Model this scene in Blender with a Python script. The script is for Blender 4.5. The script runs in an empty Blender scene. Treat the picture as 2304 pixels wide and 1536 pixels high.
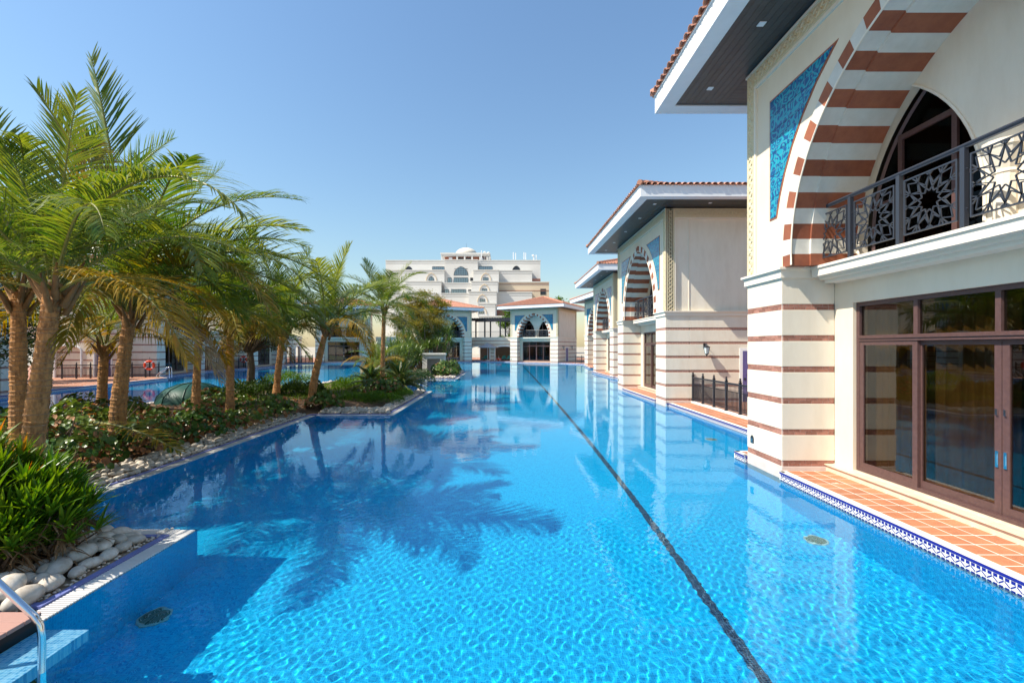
import bpy, math, random
import numpy as np
from mathutils import Vector, Matrix
from mathutils.geometry import tessellate_polygon

R = math.radians
rnd = random.Random(7)
sc = bpy.context.scene
col = sc.collection

# ------------------------------------------------------------------ camera, sky, sun, exposure
cam = bpy.data.objects.new('camera', bpy.data.cameras.new('camera'))
col.objects.link(cam)
sc.camera = cam
cam.location = (0, 0, 2.5)
cam.rotation_euler = (math.pi / 2, 0, 0)
cam.data.sensor_width = 36
cam.data.lens = 15.94
cam.data.shift_x = 17 / 2304
cam.data.shift_y = 12 / 2304
cam.data.clip_start = 0.05
cam.data.clip_end = 6000

SUN_TO = Vector((-1.0, -0.33, 1.20))          # towards the sun
elev = math.atan2(SUN_TO.z, math.hypot(SUN_TO.x, SUN_TO.y))
world = bpy.data.worlds.new("World")
sc.world = world
world.use_nodes = True
wn = world.node_tree
sky = wn.nodes.new('ShaderNodeTexSky')
sky.sky_type = 'NISHITA'
sky.sun_disc = False
sky.sun_elevation = elev
sky.sun_rotation = math.atan2(SUN_TO.x, SUN_TO.y)
sky.altitude = 0
sky.air_density = 1.8
sky.dust_density = 0.5
sky.ozone_density = 7.5
wn.links.new(sky.outputs[0], wn.nodes['Background'].inputs[0])
wn.nodes['Background'].inputs[1].default_value = 0.088
sl = bpy.data.lights.new('sun', 'SUN')
sl.energy = 3.9
sl.angle = R(0.5)
sl.color = (1.0, 0.93, 0.80)
sl.cycles.is_caustics_light = True            # the sun refracts through the water onto the pool floor
sun = bpy.data.objects.new('sun', sl)
col.objects.link(sun)
sun.rotation_euler = (-SUN_TO).to_track_quat('-Z', 'Y').to_euler()
sun.location = (-20, -10, 30)
sc.view_settings.view_transform = 'Standard'
sc.view_settings.look = 'None'
sc.view_settings.exposure = 0.98
sc.view_settings.gamma = 1.0
sc.view_settings.use_curve_mapping = False
sc.cycles.use_denoising = True
sc.cycles.max_bounces = 10
sc.cycles.transparent_max_bounces = 24
sc.cycles.transmission_bounces = 8
sc.cycles.sample_clamp_indirect = 8

# ------------------------------------------------------------------ helpers
class MB:
    """collects shapes, build() links them as one mesh object"""
    def __init__(s):
        s.v = []; s.f = []; s.m = []
    def add(s, vs, fs, m=0):
        b = len(s.v)
        s.v.extend([tuple(p) for p in vs])
        s.f.extend([tuple(b + i for i in f) for f in fs])
        s.m.extend([m] * len(fs))
    def box(s, x0, x1, y0, y1, z0, z1, m=0):
        s.add([(x0, y0, z0), (x1, y0, z0), (x1, y1, z0), (x0, y1, z0), (x0, y0, z1), (x1, y0, z1), (x1, y1, z1), (x0, y1, z1)],
              [(3, 2, 1, 0), (4, 5, 6, 7), (0, 1, 5, 4), (1, 2, 6, 5), (2, 3, 7, 6), (3, 0, 4, 7)], m)
        return s
    def cbox(s, x0, x1, y0, y1, z0, z1, c=0.006, m=0):
        """box with chamfered top and upright edges"""
        def ring(i, z):
            x0_, x1_, y0_, y1_ = x0 + i, x1 - i, y0 + i, y1 - i
            k = c - i if i < c else 0.0
            return [(x0_ + k, y0_, z), (x1_ - k, y0_, z), (x1_, y0_ + k, z), (x1_, y1_ - k, z), (x1_ - k, y1_, z), (x0_ + k, y1_, z), (x0_, y1_ - k, z), (x0_, y0_ + k, z)]
        vs = ring(0, z0) + ring(0, z1 - c) + ring(c, z1)
        fs = []
        for a in (0, 8):
            for i in range(8):
                j = (i + 1) % 8
                fs.append((a + i, a + j, a + 8 + j, a + 8 + i))
        fs.append(tuple(range(16, 24)))
        fs.append(tuple(reversed(range(8))))
        s.add(vs, fs, m)
        return s
    def prism(s, loop, d0, d1, mp, holes=(), m=0, caps=(True, True), sides=True):
        loops = [list(loop)] + [list(h) for h in holes]
        flat = [p for l in loops for p in l]
        tris = tessellate_polygon([[Vector((p[0], p[1], 0)) for p in l] for l in loops])
        n = len(flat)
        vs = [mp(a, b, d0) for a, b in flat] + [mp(a, b, d1) for a, b in flat]
        fs = []
        if caps[0]: fs += [tuple(t) for t in tris]
        if caps[1]: fs += [tuple(n + i for i in reversed(t)) for t in tris]
        if sides:
            o = 0
            for l in loops:
                k = len(l)
                for i in range(k):
                    j = (i + 1) % k
                    fs.append((o + i, o + j, n + o + j, n + o + i))
                o += k
        s.add(vs, fs, m)
        return s
    def tube(s, pts, r, n=6, m=0, cap=True):
        pts = [Vector(p) for p in pts]
        k = len(pts)
        rs = r if isinstance(r, (list, tuple)) else [r] * k
        vs = []; up = Vector((0, 0, 1)); pu = None
        for i, p in enumerate(pts):
            t = (pts[min(i + 1, k - 1)] - pts[max(i - 1, 0)]).normalized()
            if pu is None:
                u = t.cross(up)
                if u.length < 1e-3: u = t.cross(Vector((1, 0, 0)))
                u.normalize()
            else:
                u = (pu - t * pu.dot(t)).normalized()
            pu = u
            w = t.cross(u)
            for j in range(n):
                a = 2 * math.pi * j / n
                vs.append(p + (u * math.cos(a) + w * math.sin(a)) * rs[i])
        fs = [(i * n + j, i * n + (j + 1) % n, (i + 1) * n + (j + 1) % n, (i + 1) * n + j) for i in range(k - 1) for j in range(n)]
        if cap:
            fs.append(tuple(range(n))); fs.append(tuple((k - 1) * n + j for j in reversed(range(n))))
        s.add(vs, fs, m)
        return s
    def lathe(s, prof, c=(0, 0, 0), n=12, m=0, sx=1.0, sy=1.0):
        vs = []
        for r, z in prof:
            for j in range(n):
                a = 2 * math.pi * j / n
                vs.append((c[0] + r * sx * math.cos(a), c[1] + r * sy * math.sin(a), c[2] + z))
        k = len(prof)
        fs = [(i * n + j, i * n + (j + 1) % n, (i + 1) * n + (j + 1) % n, (i + 1) * n + j) for i in range(k - 1) for j in range(n)]
        if prof[0][0] > 1e-4: fs.append(tuple(reversed(range(n))))
        if prof[-1][0] > 1e-4: fs.append(tuple((k - 1) * n + j for j in range(n)))
        s.add(vs, fs, m)
        return s
    def mesh(s, name, mats, smooth=False):
        me = bpy.data.meshes.new(name)
        me.from_pydata(s.v, [], s.f)
        for mt in (mats if isinstance(mats, (list, tuple)) else [mats]): me.materials.append(mt)
        if any(s.m): me.polygons.foreach_set('material_index', s.m)
        if smooth: me.polygons.foreach_set('use_smooth', [True] * len(me.polygons))
        me.update()
        return me
    def build(s, name, mats, parent=None, loc=(0, 0, 0), smooth=False, **props):
        return put(name, s.mesh(name, mats, smooth), parent, loc, **props)

def put(name, me, parent=None, loc=(0, 0, 0), rot=(0, 0, 0), scale=(1, 1, 1), **props):
    o = bpy.data.objects.new(name, me)
    col.objects.link(o)
    o.parent = parent
    o.location = loc; o.rotation_euler = rot; o.scale = scale
    for k, v in props.items(): o[k] = v
    return o

def thing(name, label, cat, loc=(0, 0, 0), rz=0.0, group=None):
    o = bpy.data.objects.new(name, None)
    col.objects.link(o)
    o.location = loc; o.rotation_euler = (0, 0, rz)
    o.empty_display_size = 0.3
    o['label'] = label; o['category'] = cat
    if group: o['group'] = group
    return o

def tag(o, label, cat, group=None):
    o['label'] = label; o['category'] = cat
    if group: o['group'] = group
    return o

def copy_tree(o, parent=None):
    c = o.copy(); col.objects.link(c); c.parent = parent
    for ch in KIDS().get(o.name, ()): copy_tree(ch, c)
    return c
_k = [None]
def KIDS():
    if _k[0] is None:
        d = {}
        for o in bpy.data.objects:
            if o.parent: d.setdefault(o.parent.name, []).append(o)
        _k[0] = d
    return _k[0]
def dup(root, label, loc, rz, group=None):
    _k[0] = None; KIDS()
    r = copy_tree(root)
    r.location = loc; r.rotation_euler = (0, 0, rz); r['label'] = label
    if group: r['group'] = group
    return r

XZ = lambda a, b, d: (a, d, b)     # upright plane along x
YZ = lambda a, b, d: (d, a, b)     # upright plane along y
XY = lambda a, b, d: (a, b, d)     # flat

# ------------------------------------------------------------------ materials
def newmat(name):
    m = bpy.data.materials.new(name); m.use_nodes = True
    nt = m.node_tree
    return m, nt, nt.nodes['Principled BSDF']

def M(name, rgb, rough=0.6, rgb2=None, vscale=6.0, bump=0.0, bscale=80.0, spec=0.35, metal=0.0, ob=0.0, coat=0.0, stretch=None, lo=0.35, hi=0.7):
    """plain or mottled material; rgb2 = second colour mixed in by noise, ob = change of brightness from piece to piece"""
    m, nt, b = newmat(name)
    N = nt.nodes; Lk = nt.links
    b.inputs['Roughness'].default_value = rough
    b.inputs['Specular IOR Level'].default_value = spec
    b.inputs['Metallic'].default_value = metal
    if coat: b.inputs['Coat Weight'].default_value = coat
    geo = N.new('ShaderNodeNewGeometry')
    vec = geo.outputs['Position']
    if stretch:
        mp = N.new('ShaderNodeMapping'); mp.inputs['Scale'].default_value = stretch
        Lk.new(vec, mp.inputs['Vector']); vec = mp.outputs[0]
    c = None
    if rgb2 is not None:
        no = N.new('ShaderNodeTexNoise'); no.inputs['Scale'].default_value = vscale; no.inputs['Detail'].default_value = 5; no.inputs['Roughness'].default_value = 0.65
        Lk.new(vec, no.inputs['Vector'])
        mr = N.new('ShaderNodeMapRange'); mr.inputs[1].default_value = lo; mr.inputs[2].default_value = hi
        Lk.new(no.outputs[0], mr.inputs[0])
        mx = N.new('ShaderNodeMix'); mx.data_type = 'RGBA'
        mx.inputs[6].default_value = (*rgb, 1); mx.inputs[7].default_value = (*rgb2, 1)
        Lk.new(mr.outputs[0], mx.inputs[0])
        c = mx.outputs[2]
    if ob:
        oi = N.new('ShaderNodeObjectInfo')
        mr2 = N.new('ShaderNodeMapRange'); mr2.inputs[3].default_value = 1 - ob; mr2.inputs[4].default_value = 1 + ob
        Lk.new(oi.outputs['Random'], mr2.inputs[0])
        hs = N.new('ShaderNodeHueSaturation')
        if c is None: hs.inputs['Color'].default_value = (*rgb, 1)
        else: Lk.new(c, hs.inputs['Color'])
        Lk.new(mr2.outputs[0], hs.inputs['Value'])
        c = hs.outputs[0]
    if c is None: b.inputs['Base Color'].default_value = (*rgb, 1)
    else: Lk.new(c, b.inputs['Base Color'])
    if bump:
        n2 = N.new('ShaderNodeTexNoise'); n2.inputs['Scale'].default_value = bscale; n2.inputs['Detail'].default_value = 3
        Lk.new(vec, n2.inputs['Vector'])
        bp = N.new('ShaderNodeBump'); bp.inputs['Strength'].default_value = bump; bp.inputs['Distance'].default_value = 0.02
        Lk.new(n2.outputs[0], bp.inputs['Height']); Lk.new(bp.outputs[0], b.inputs['Normal'])
    return m

def leafmat(name, c1, c2, trans=0.35, rough=0.42, c3=None, vscale=3.0):
    """leaf: reflecting side and light shining through, colour changing from leaf to leaf"""
    m, nt, b = newmat(name)
    N = nt.nodes; Lk = nt.links
    b.inputs['Roughness'].default_value = rough
    b.inputs['Specular IOR Level'].default_value = 0.35
    oi = N.new('ShaderNodeObjectInfo'); geo = N.new('ShaderNodeNewGeometry')
    no = N.new('ShaderNodeTexNoise'); no.inputs['Scale'].default_value = vscale; no.inputs['Detail'].default_value = 4
    Lk.new(geo.outputs['Position'], no.inputs['Vector'])
    ad = N.new('ShaderNodeMath'); ad.operation = 'ADD'
    isl = N.new('ShaderNodeMath'); isl.operation = 'MULTIPLY_ADD'; isl.inputs[1].default_value = 0.6; isl.inputs[2].default_value = -0.3
    Lk.new(geo.outputs['Random Per Island'], isl.inputs[0])
    Lk.new(no.outputs[0], ad.inputs[0]); Lk.new(isl.outputs[0], ad.inputs[1])
    ad2 = N.new('ShaderNodeMath'); ad2.operation = 'MULTIPLY_ADD'; ad2.inputs[1].default_value = 0.5
    Lk.new(oi.outputs['Random'], ad2.inputs[0]); Lk.new(ad.outputs[0], ad2.inputs[2])
    mr = N.new('ShaderNodeMapRange'); mr.inputs[1].default_value = 0.35; mr.inputs[2].default_value = 1.35
    Lk.new(ad2.outputs[0], mr.inputs[0])
    cr = N.new('ShaderNodeValToRGB')
    cr.color_ramp.elements[0].color = (*c1, 1); cr.color_ramp.elements[1].color = (*c2, 1)
    if c3:
        e = cr.color_ramp.elements.new(0.86); e.color = (*c2, 1)
        cr.color_ramp.elements[2].color = (*c3, 1)
    Lk.new(mr.outputs[0], cr.inputs[0])
    Lk.new(cr.outputs[0], b.inputs['Base Color'])
    tr = N.new('ShaderNodeBsdfTranslucent')
    hs = N.new('ShaderNodeHueSaturation'); hs.inputs['Value'].default_value = 1.5; hs.inputs['Saturation'].default_value = 1.1; hs.inputs['Hue'].default_value = 0.485
    Lk.new(cr.outputs[0], hs.inputs['Color']); Lk.new(hs.outputs[0], tr.inputs[0])
    mx = N.new('ShaderNodeMixShader'); mx.inputs[0].default_value = trans
    Lk.new(b.outputs[0], mx.inputs[1]); Lk.new(tr.outputs[0], mx.inputs[2])
    Lk.new(mx.outputs[0], N['Material Output'].inputs[0])
    return m

def glassmat(name, tint, ior=1.5, fl=0.0, k=1.3):
    """tinted pane: mirror reflection by angle, the rest seen through darkened"""
    m, nt, b = newmat(name)
    N = nt.nodes; Lk = nt.links
    N.remove(b)
    lw = N.new('ShaderNodeLayerWeight'); lw.inputs[0].default_value = .5
    pw = N.new('ShaderNodeMath'); pw.operation = 'POWER'; pw.inputs[1].default_value = 5.0; Lk.new(lw.outputs['Facing'], pw.inputs[0])
    f0 = ((ior - 1) / (ior + 1)) ** 2
    fr = N.new('ShaderNodeMath'); fr.operation = 'MULTIPLY_ADD'; fr.inputs[1].default_value = 1 - f0; fr.inputs[2].default_value = f0; Lk.new(pw.outputs[0], fr.inputs[0])
    ma = N.new('ShaderNodeMath'); ma.operation = 'MULTIPLY_ADD'; ma.inputs[1].default_value = k; ma.inputs[2].default_value = fl
    Lk.new(fr.outputs[0], ma.inputs[0])
    gl = N.new('ShaderNodeBsdfGlossy'); gl.inputs['Roughness'].default_value = 0.01; gl.inputs['Color'].default_value = (.92, .95, 1, 1)
    tp = N.new('ShaderNodeBsdfTransparent'); tp.inputs[0].default_value = (*tint, 1)
    mx = N.new('ShaderNodeMixShader')
    Lk.new(ma.outputs[0], mx.inputs[0]); Lk.new(tp.outputs[0], mx.inputs[1]); Lk.new(gl.outputs[0], mx.inputs[2])
    Lk.new(mx.outputs[0], N['Material Output'].inputs[0])
    return m

def mosaicmat(name, wall=False, cols=((.002, .28, .55), (.003, .34, .62), (.004, .40, .67), (.007, .45, .71)), grout=(.04, .54, .75), t=0.026):
    m, nt, b = newmat(name)
    N = nt.nodes; Lk = nt.links
    b.inputs['Roughness'].default_value = 0.35
    b.inputs['Specular IOR Level'].default_value = 0.2
    geo = N.new('ShaderNodeNewGeometry')
    vec = geo.outputs['Position']
    if wall:
        sp = N.new('ShaderNodeSeparateXYZ'); Lk.new(vec, sp.inputs[0])
        ad = N.new('ShaderNodeMath'); ad.operation = 'ADD'
        Lk.new(sp.outputs[0], ad.inputs[0]); Lk.new(sp.outputs[1], ad.inputs[1])
        cb = N.new('ShaderNodeCombineXYZ'); Lk.new(ad.outputs[0], cb.inputs[0]); Lk.new(sp.outputs[2], cb.inputs[1])
        vec = cb.outputs[0]
    sn = N.new('ShaderNodeVectorMath'); sn.operation = 'DIVIDE'; sn.inputs[1].default_value = (t, t, 1e6)
    Lk.new(vec, sn.inputs[0])
    flr = N.new('ShaderNodeVectorMath'); flr.operation = 'FLOOR'; Lk.new(sn.outputs[0], flr.inputs[0])
    wh = N.new('ShaderNodeTexWhiteNoise'); Lk.new(flr.outputs[0], wh.inputs[0])
    no = N.new('ShaderNodeTexNoise'); no.inputs['Scale'].default_value = 0.7; Lk.new(vec, no.inputs['Vector'])
    mxv = N.new('ShaderNodeMath'); mxv.operation = 'MULTIPLY_ADD'; mxv.inputs[1].default_value = 0.3
    Lk.new(no.outputs[0], mxv.inputs[0]); Lk.new(wh.outputs[0], mxv.inputs[2])
    cr = N.new('ShaderNodeValToRGB')
    cr.color_ramp.interpolation = 'LINEAR'
    for i, c in enumerate(cols):
        p = (0.1, 0.45, 0.8, 1.0)[i]
        e = cr.color_ramp.elements[0] if i == 0 else (cr.color_ramp.elements[-1] if i == 3 else cr.color_ramp.elements.new(p))
        e.position = p; e.color = (*c, 1)
    Lk.new(mxv.outputs[0], cr.inputs[0])
    fc = N.new('ShaderNodeVectorMath'); fc.operation = 'FRACTION'; Lk.new(sn.outputs[0], fc.inputs[0])
    sp2 = N.new('ShaderNodeSeparateXYZ'); Lk.new(fc.outputs[0], sp2.inputs[0])
    mn = N.new('ShaderNodeMath'); mn.operation = 'MINIMUM'
    Lk.new(sp2.outputs[0], mn.inputs[0]); Lk.new(sp2.outputs[1], mn.inputs[1])
    lt = N.new('ShaderNodeMath'); lt.operation = 'LESS_THAN'; lt.inputs[1].default_value = 0.14
    Lk.new(mn.outputs[0], lt.inputs[0])
    mx = N.new('ShaderNodeMix'); mx.data_type = 'RGBA'; mx.inputs[7].default_value = (*grout, 1)
    Lk.new(lt.outputs[0], mx.inputs[0]); Lk.new(cr.outputs[0], mx.inputs[6])
    Lk.new(mx.outputs[2], b.inputs['Base Color'])
    return m

def brickmat(name, c1, c2, mortar, w, h, gap, wall='xz'):
    m, nt, b = newmat(name)
    N = nt.nodes; Lk = nt.links
    b.inputs['Roughness'].default_value = 0.75; b.inputs['Specular IOR Level'].default_value = 0.25
    tc = N.new('ShaderNodeTexCoord')
    sp = N.new('ShaderNodeSeparateXYZ'); Lk.new(tc.outputs['Object'], sp.inputs[0])
    cb = N.new('ShaderNodeCombineXYZ')
    if wall == 'xz':
        ad = N.new('ShaderNodeMath'); ad.operation = 'ADD'
        Lk.new(sp.outputs[0], ad.inputs[0]); Lk.new(sp.outputs[1], ad.inputs[1])
        Lk.new(ad.outputs[0], cb.inputs[0]); Lk.new(sp.outputs[2], cb.inputs[1])
    else:
        Lk.new(sp.outputs[0], cb.inputs[0]); Lk.new(sp.outputs[1], cb.inputs[1])
    br = N.new('ShaderNodeTexBrick')
    br.inputs['Color1'].default_value = (*c1, 1); br.inputs['Color2'].default_value = (*c2, 1); br.inputs['Mortar'].default_value = (*mortar, 1)
    br.inputs['Scale'].default_value = 1.0; br.inputs['Brick Width'].default_value = w; br.inputs['Row Height'].default_value = h; br.inputs['Mortar Size'].default_value = gap
    if wall != 'xz': br.offset = 0.0
    Lk.new(cb.outputs[0], br.inputs['Vector']); Lk.new(br.outputs[0], b.inputs['Base Color'])
    bp = N.new('ShaderNodeBump'); bp.invert = True; bp.inputs['Strength'].default_value = 0.5; bp.inputs['Distance'].default_value = 0.01
    Lk.new(br.outputs['Fac'], bp.inputs['Height']); Lk.new(bp.outputs[0], b.inputs['Normal'])
    return m

def arabesque(name):
    """glazed turquoise tile with a dark blue scrolling print"""
    m, nt, b = newmat(name)
    N = nt.nodes; Lk = nt.links
    b.inputs['Roughness'].default_value = 0.22
    tc = N.new('ShaderNodeTexCoord')
    no = N.new('ShaderNodeTexNoise'); no.inputs['Scale'].default_value = 3.5; no.inputs['Detail'].default_value = 1.0
    Lk.new(tc.outputs['Object'], no.inputs['Vector'])
    ms = N.new('ShaderNodeVectorMath'); ms.operation = 'MULTIPLY_ADD'; ms.inputs[1].default_value = (.35, .35, .35)
    Lk.new(no.outputs['Color'], ms.inputs[0]); Lk.new(tc.outputs['Object'], ms.inputs[2])
    vo = N.new('ShaderNodeTexVoronoi'); vo.inputs['Scale'].default_value = 6.5
    Lk.new(ms.outputs[0], vo.inputs['Vector'])
    mm = N.new('ShaderNodeMath'); mm.operation = 'MULTIPLY'; mm.inputs[1].default_value = 14.0
    Lk.new(vo.outputs['Distance'], mm.inputs[0])
    sn = N.new('ShaderNodeMath'); sn.operation = 'SINE'; Lk.new(mm.outputs[0], sn.inputs[0])
    mr = N.new('ShaderNodeMapRange'); mr.inputs[1].default_value = -0.15; mr.inputs[2].default_value = 0.35
    Lk.new(sn.outputs[0], mr.inputs[0])
    mx = N.new('ShaderNodeMix'); mx.data_type = 'RGBA'
    mx.inputs[6].default_value = (.004, .08, .22, 1); mx.inputs[7].default_value = (.01, .31, .40, 1)
    Lk.new(mr.outputs[0], mx.inputs[0])
    gd = N.new('ShaderNodeVectorMath'); gd.operation = 'DIVIDE'; gd.inputs[1].default_value = (.205, 1, .205); Lk.new(tc.outputs['Object'], gd.inputs[0])
    fx = N.new('ShaderNodeVectorMath'); fx.operation = 'FRACTION'; Lk.new(gd.outputs[0], fx.inputs[0])
    sx = N.new('ShaderNodeSeparateXYZ'); Lk.new(fx.outputs[0], sx.inputs[0])
    mi = N.new('ShaderNodeMath'); mi.operation = 'MINIMUM'; Lk.new(sx.outputs[0], mi.inputs[0]); Lk.new(sx.outputs[2], mi.inputs[1])
    lt = N.new('ShaderNodeMath'); lt.operation = 'LESS_THAN'; lt.inputs[1].default_value = .035; Lk.new(mi.outputs[0], lt.inputs[0])
    m3 = N.new('ShaderNodeMix'); m3.data_type = 'RGBA'; m3.inputs[7].default_value = (.10, .30, .36, 1)
    Lk.new(lt.outputs[0], m3.inputs[0]); Lk.new(mx.outputs[2], m3.inputs[6]); Lk.new(m3.outputs[2], b.inputs['Base Color'])
    return m

CREAM = M('cream_plaster', (.77, .70, .58), .8, (.66, .58, .46), 2.2, .25, 160, .2, stretch=(1, 1, .3), lo=.42, hi=.85)
PEACH = M('peach_plaster', (.77, .66, .51), .8, (.67, .56, .42), 1.4, .12, 120, .2, stretch=(1, 1, .35), lo=.42, hi=.85)
CARVE = M('carved_stone', (.70, .61, .42), .8, (.62, .53, .35), 12, .2, 90, .2)
TRIM = M('pale_moulding', (.78, .70, .58), .7, None, 6, .05, 100, .25)
PLINTH = M('pink_limestone', (.66, .56, .50), .55, (.58, .47, .42), 5, .1, 60, .3)
BRICK = M('brown_brick', (.40, .19, .14), .8, (.29, .13, .095), 25, .4, 140, .2, ob=.25)
MORTAR = M('pale_mortar', (.60, .44, .37), .9)
BANDS = brickmat('brick_band', (.38, .18, .13), (.31, .14, .10), (.54, .38, .31), .215, .06, .007)
VRED = M('red_sandstone', (.34, .115, .06), .75, (.26, .085, .05), 6, .15, 80, .25, ob=.15)
VWHITE = M('white_sandstone', (.70, .67, .60), .75, (.63, .60, .53), 6, .15, 80, .25, ob=.05)
WHITE = M('white_paint', (.80, .80, .80), .45, (.74, .75, .76), 3, .03, 60, .4)
SOFFIT = M('dark_soffit_board', (.055, .055, .055), .38, (.035, .037, .04), 5, .1, 40, .5, ob=.2, stretch=(1, 1, 1))
ROOF = M('terracotta_roof', (.52, .26, .18), .8, (.40, .19, .125), 4, .2, 60, .25, ob=.18)
WOODF = M('brown_window_frame', (.11, .058, .052), .4, (.08, .042, .04), 20, .05, 60, .45)
DOORB = M('violet_door_paint', (.12, .10, .26), .5)
IRON = M('black_iron', (.022, .024, .032), .42, None, 6, 0, 0, .5)
PEWTER = M('pewter_iron', (.032, .036, .048), .38, None, 6, 0, 0, .6)
PANE = glassmat('tinted_glass', (.57, .53, .44), 1.75, .01, 1.0)
PANED = glassmat('dark_upper_glass', (.25, .25, .23), 1.4, .0, .35)
PANEB = glassmat('bluish_glass', (.12, .16, .18), 1.7, .25)
ROOM = M('room_wall', (.22, .19, .15), .8)
CURT = M('ochre_curtain', (.30, .21, .095), .9, (.17, .115, .05), 3, 0, 0, .1, stretch=(1, 6, .2))
ARAB = arabesque('turquoise_arabesque_tile')
STEEL = M('polished_steel', (.75, .76, .78), .12, None, 6, 0, 0, .5, metal=1.0)
TERRA = M('terracotta_tile', (.50, .20, .10), .6, (.40, .155, .08), 9, .15, 70, .35, ob=.14)
GROUT = M('white_grout', (.72, .68, .62), .9)
MARBLE = M('cream_marble', (.72, .60, .46), .4, (.66, .51, .36), 7, .03, 60, .4)
COPING = M('coping_stone', (.76, .72, .66), .6, (.70, .65, .58), 8)
COBALT = M('cobalt_glaze', (.015, .018, .22), .25)
MOSF = mosaicmat('pool_floor_mosaic')
MOSW = mosaicmat('pool_wall_mosaic', True)
MOSL = mosaicmat('pale_step_mosaic', False, ((.10, .34, .58), (.18, .44, .66), (.28, .52, .70), (.4, .6, .75)), (.55, .7, .78), .03)
LANE = mosaicmat('dark_lane_mosaic', False, ((.008, .012, .03), (.012, .018, .05), (.02, .03, .07), (.03, .05, .1)), (.12, .2, .26))
PAVE = brickmat('terracotta_paving', (.44, .18, .095), (.38, .15, .08), (.6, .55, .48), .265, .265, .008, 'xy')
SAND = M('pale_ground', (.44, .38, .30), .95, (.36, .31, .24), .5)
SOIL = M('garden_soil', (.20, .13, .085), .95, (.10, .065, .045), 9, .6, 30, .1)
PEBB = M('white_pebble', (.66, .60, .52), .55, (.44, .36, .28), 11, .10, 40, .3, ob=.22)
WOODD = M('pink_composite_deck', (.48, .27, .22), .6, (.42, .23, .19), 8, .12, 60, .3, stretch=(2, 30, 30), ob=.06)
PALMT = M('palm_bark', (.54, .27, .105), .88, (.17, .085, .045), 7, .8, 22, .15, stretch=(2.2, 2.2, .9), lo=.42, hi=.72)
PALMR = M('palm_bark_ring', (.34, .19, .095), .85)
BARK = M('grey_bark', (.17, .12, .085), .9, (.10, .07, .05), 10, .5, 40, .2)
PALML = leafmat('coconut_leaflet', (.05, .12, .014), (.28, .29, .04), .42, .36)
PALMY = leafmat('yellowing_leaflet', (.20, .17, .02), (.42, .24, .03), .4, .45)
PALMD = leafmat('dry_leaflet', (.34, .24, .13), (.46, .35, .22), .25, .6)
RACH = M('leaf_midrib', (.20, .20, .045), .5)
BOOT = M('old_leaf_base', (.30, .17, .075), .85, (.20, .11, .05), 9, .3, 50, .2)
STRAP = leafmat('strap_leaf', (.06, .16, .014), (.22, .32, .02), .32, .33, (.55, .16, .02), 2.0)
ORNG = leafmat('orange_strap_leaf', (.40, .20, .015), (.62, .20, .02), .35, .4)
DRYL = leafmat('dead_strap_leaf', (.20, .11, .05), (.34, .22, .12), .2, .7)
GRAPE = leafmat('sea_grape_leaf', (.035, .095, .015), (.14, .19, .03), .25, .32, (.42, .11, .02), 1.2)
GRAPED = leafmat('dry_sea_grape_leaf', (.22, .09, .03), (.44, .22, .09), .2, .6)
HEDGE = leafmat('bright_hedge_leaf', (.05, .13, .01), (.15, .25, .02), .35, .45)
CYC = leafmat('cycad_leaf', (.012, .045, .012), (.05, .10, .02), .2, .3)
SMALL = leafmat('small_dark_leaf', (.025, .06, .012), (.085, .13, .02), .3, .45)
FEATH = leafmat('feathery_leaf', (.15, .15, .02), (.30, .24, .04), .4, .5)
TEAL = M('teal_towel', (.05, .30, .30), .9)
RED = M('red_plastic', (.75, .06, .015), .4)
GREYC = M('grey_canvas', (.42, .42, .44), .85)
HOTEL = M('hotel_render', (.67, .65, .61), .85, (.62, .60, .56), .15)
HOTELT = M('hotel_tan_render', (.62, .50, .36), .85)
# ------------------------------------------------------------------ the pool pavilions
W = 8.0; D = 8.0; PIER = 1.22
BZ = (.238, .828, 1.42, 2.016, 2.606, 3.196); BH = .115
CX, CZ, RO = 1.24 + 3.48, 4.2, 3.48                 # left arc of the pointed arch

def arc(r, cx=CX, cz=CZ, xm=4.0, n=20, t0=0.0, t1=None):
    te = math.acos((cx - xm) / r) if t1 is None else t1
    return [(cx - r * math.cos(t0 + (te - t0) * i / n), cz + r * math.sin(t0 + (te - t0) * i / n)) for i in range(n + 1)]

def arch_loop(x0, x1, z0, zs, r, n=12):
    """pointed opening x0..x1 from z0, springing at zs, arcs of radius r"""
    xm = (x0 + x1) / 2
    L = arc(r, x0 + r, zs, xm, n)
    return [(x0, z0)] + L + [(2 * xm - a, b) for a, b in reversed(L[:-1])] + [(x1, z0)]

def wall_courses(mb, x0, x1, y0, y1, core=.012, z0=-.35, ztop=3.78, plinth=True):
    """rendered courses standing 12 mm proud of brick bands; materials: 0 render, 1 band, 2 plinth"""
    c = core
    mb.box(x0 + c, x1 - c, y0 + c, y1 - c, z0, ztop, 1)
    lev = [BZ[0] - .0] + [z for z in BZ[1:]] + [ztop]
    mb.cbox(x0, x1, y0, y1, z0, BZ[0], .008, 2)
    for i, z in enumerate(BZ):
        top = BZ[i + 1] if i + 1 < len(BZ) else ztop
        mb.cbox(x0, x1, y0, y1, z + BH, top, .006, 0)

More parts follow.
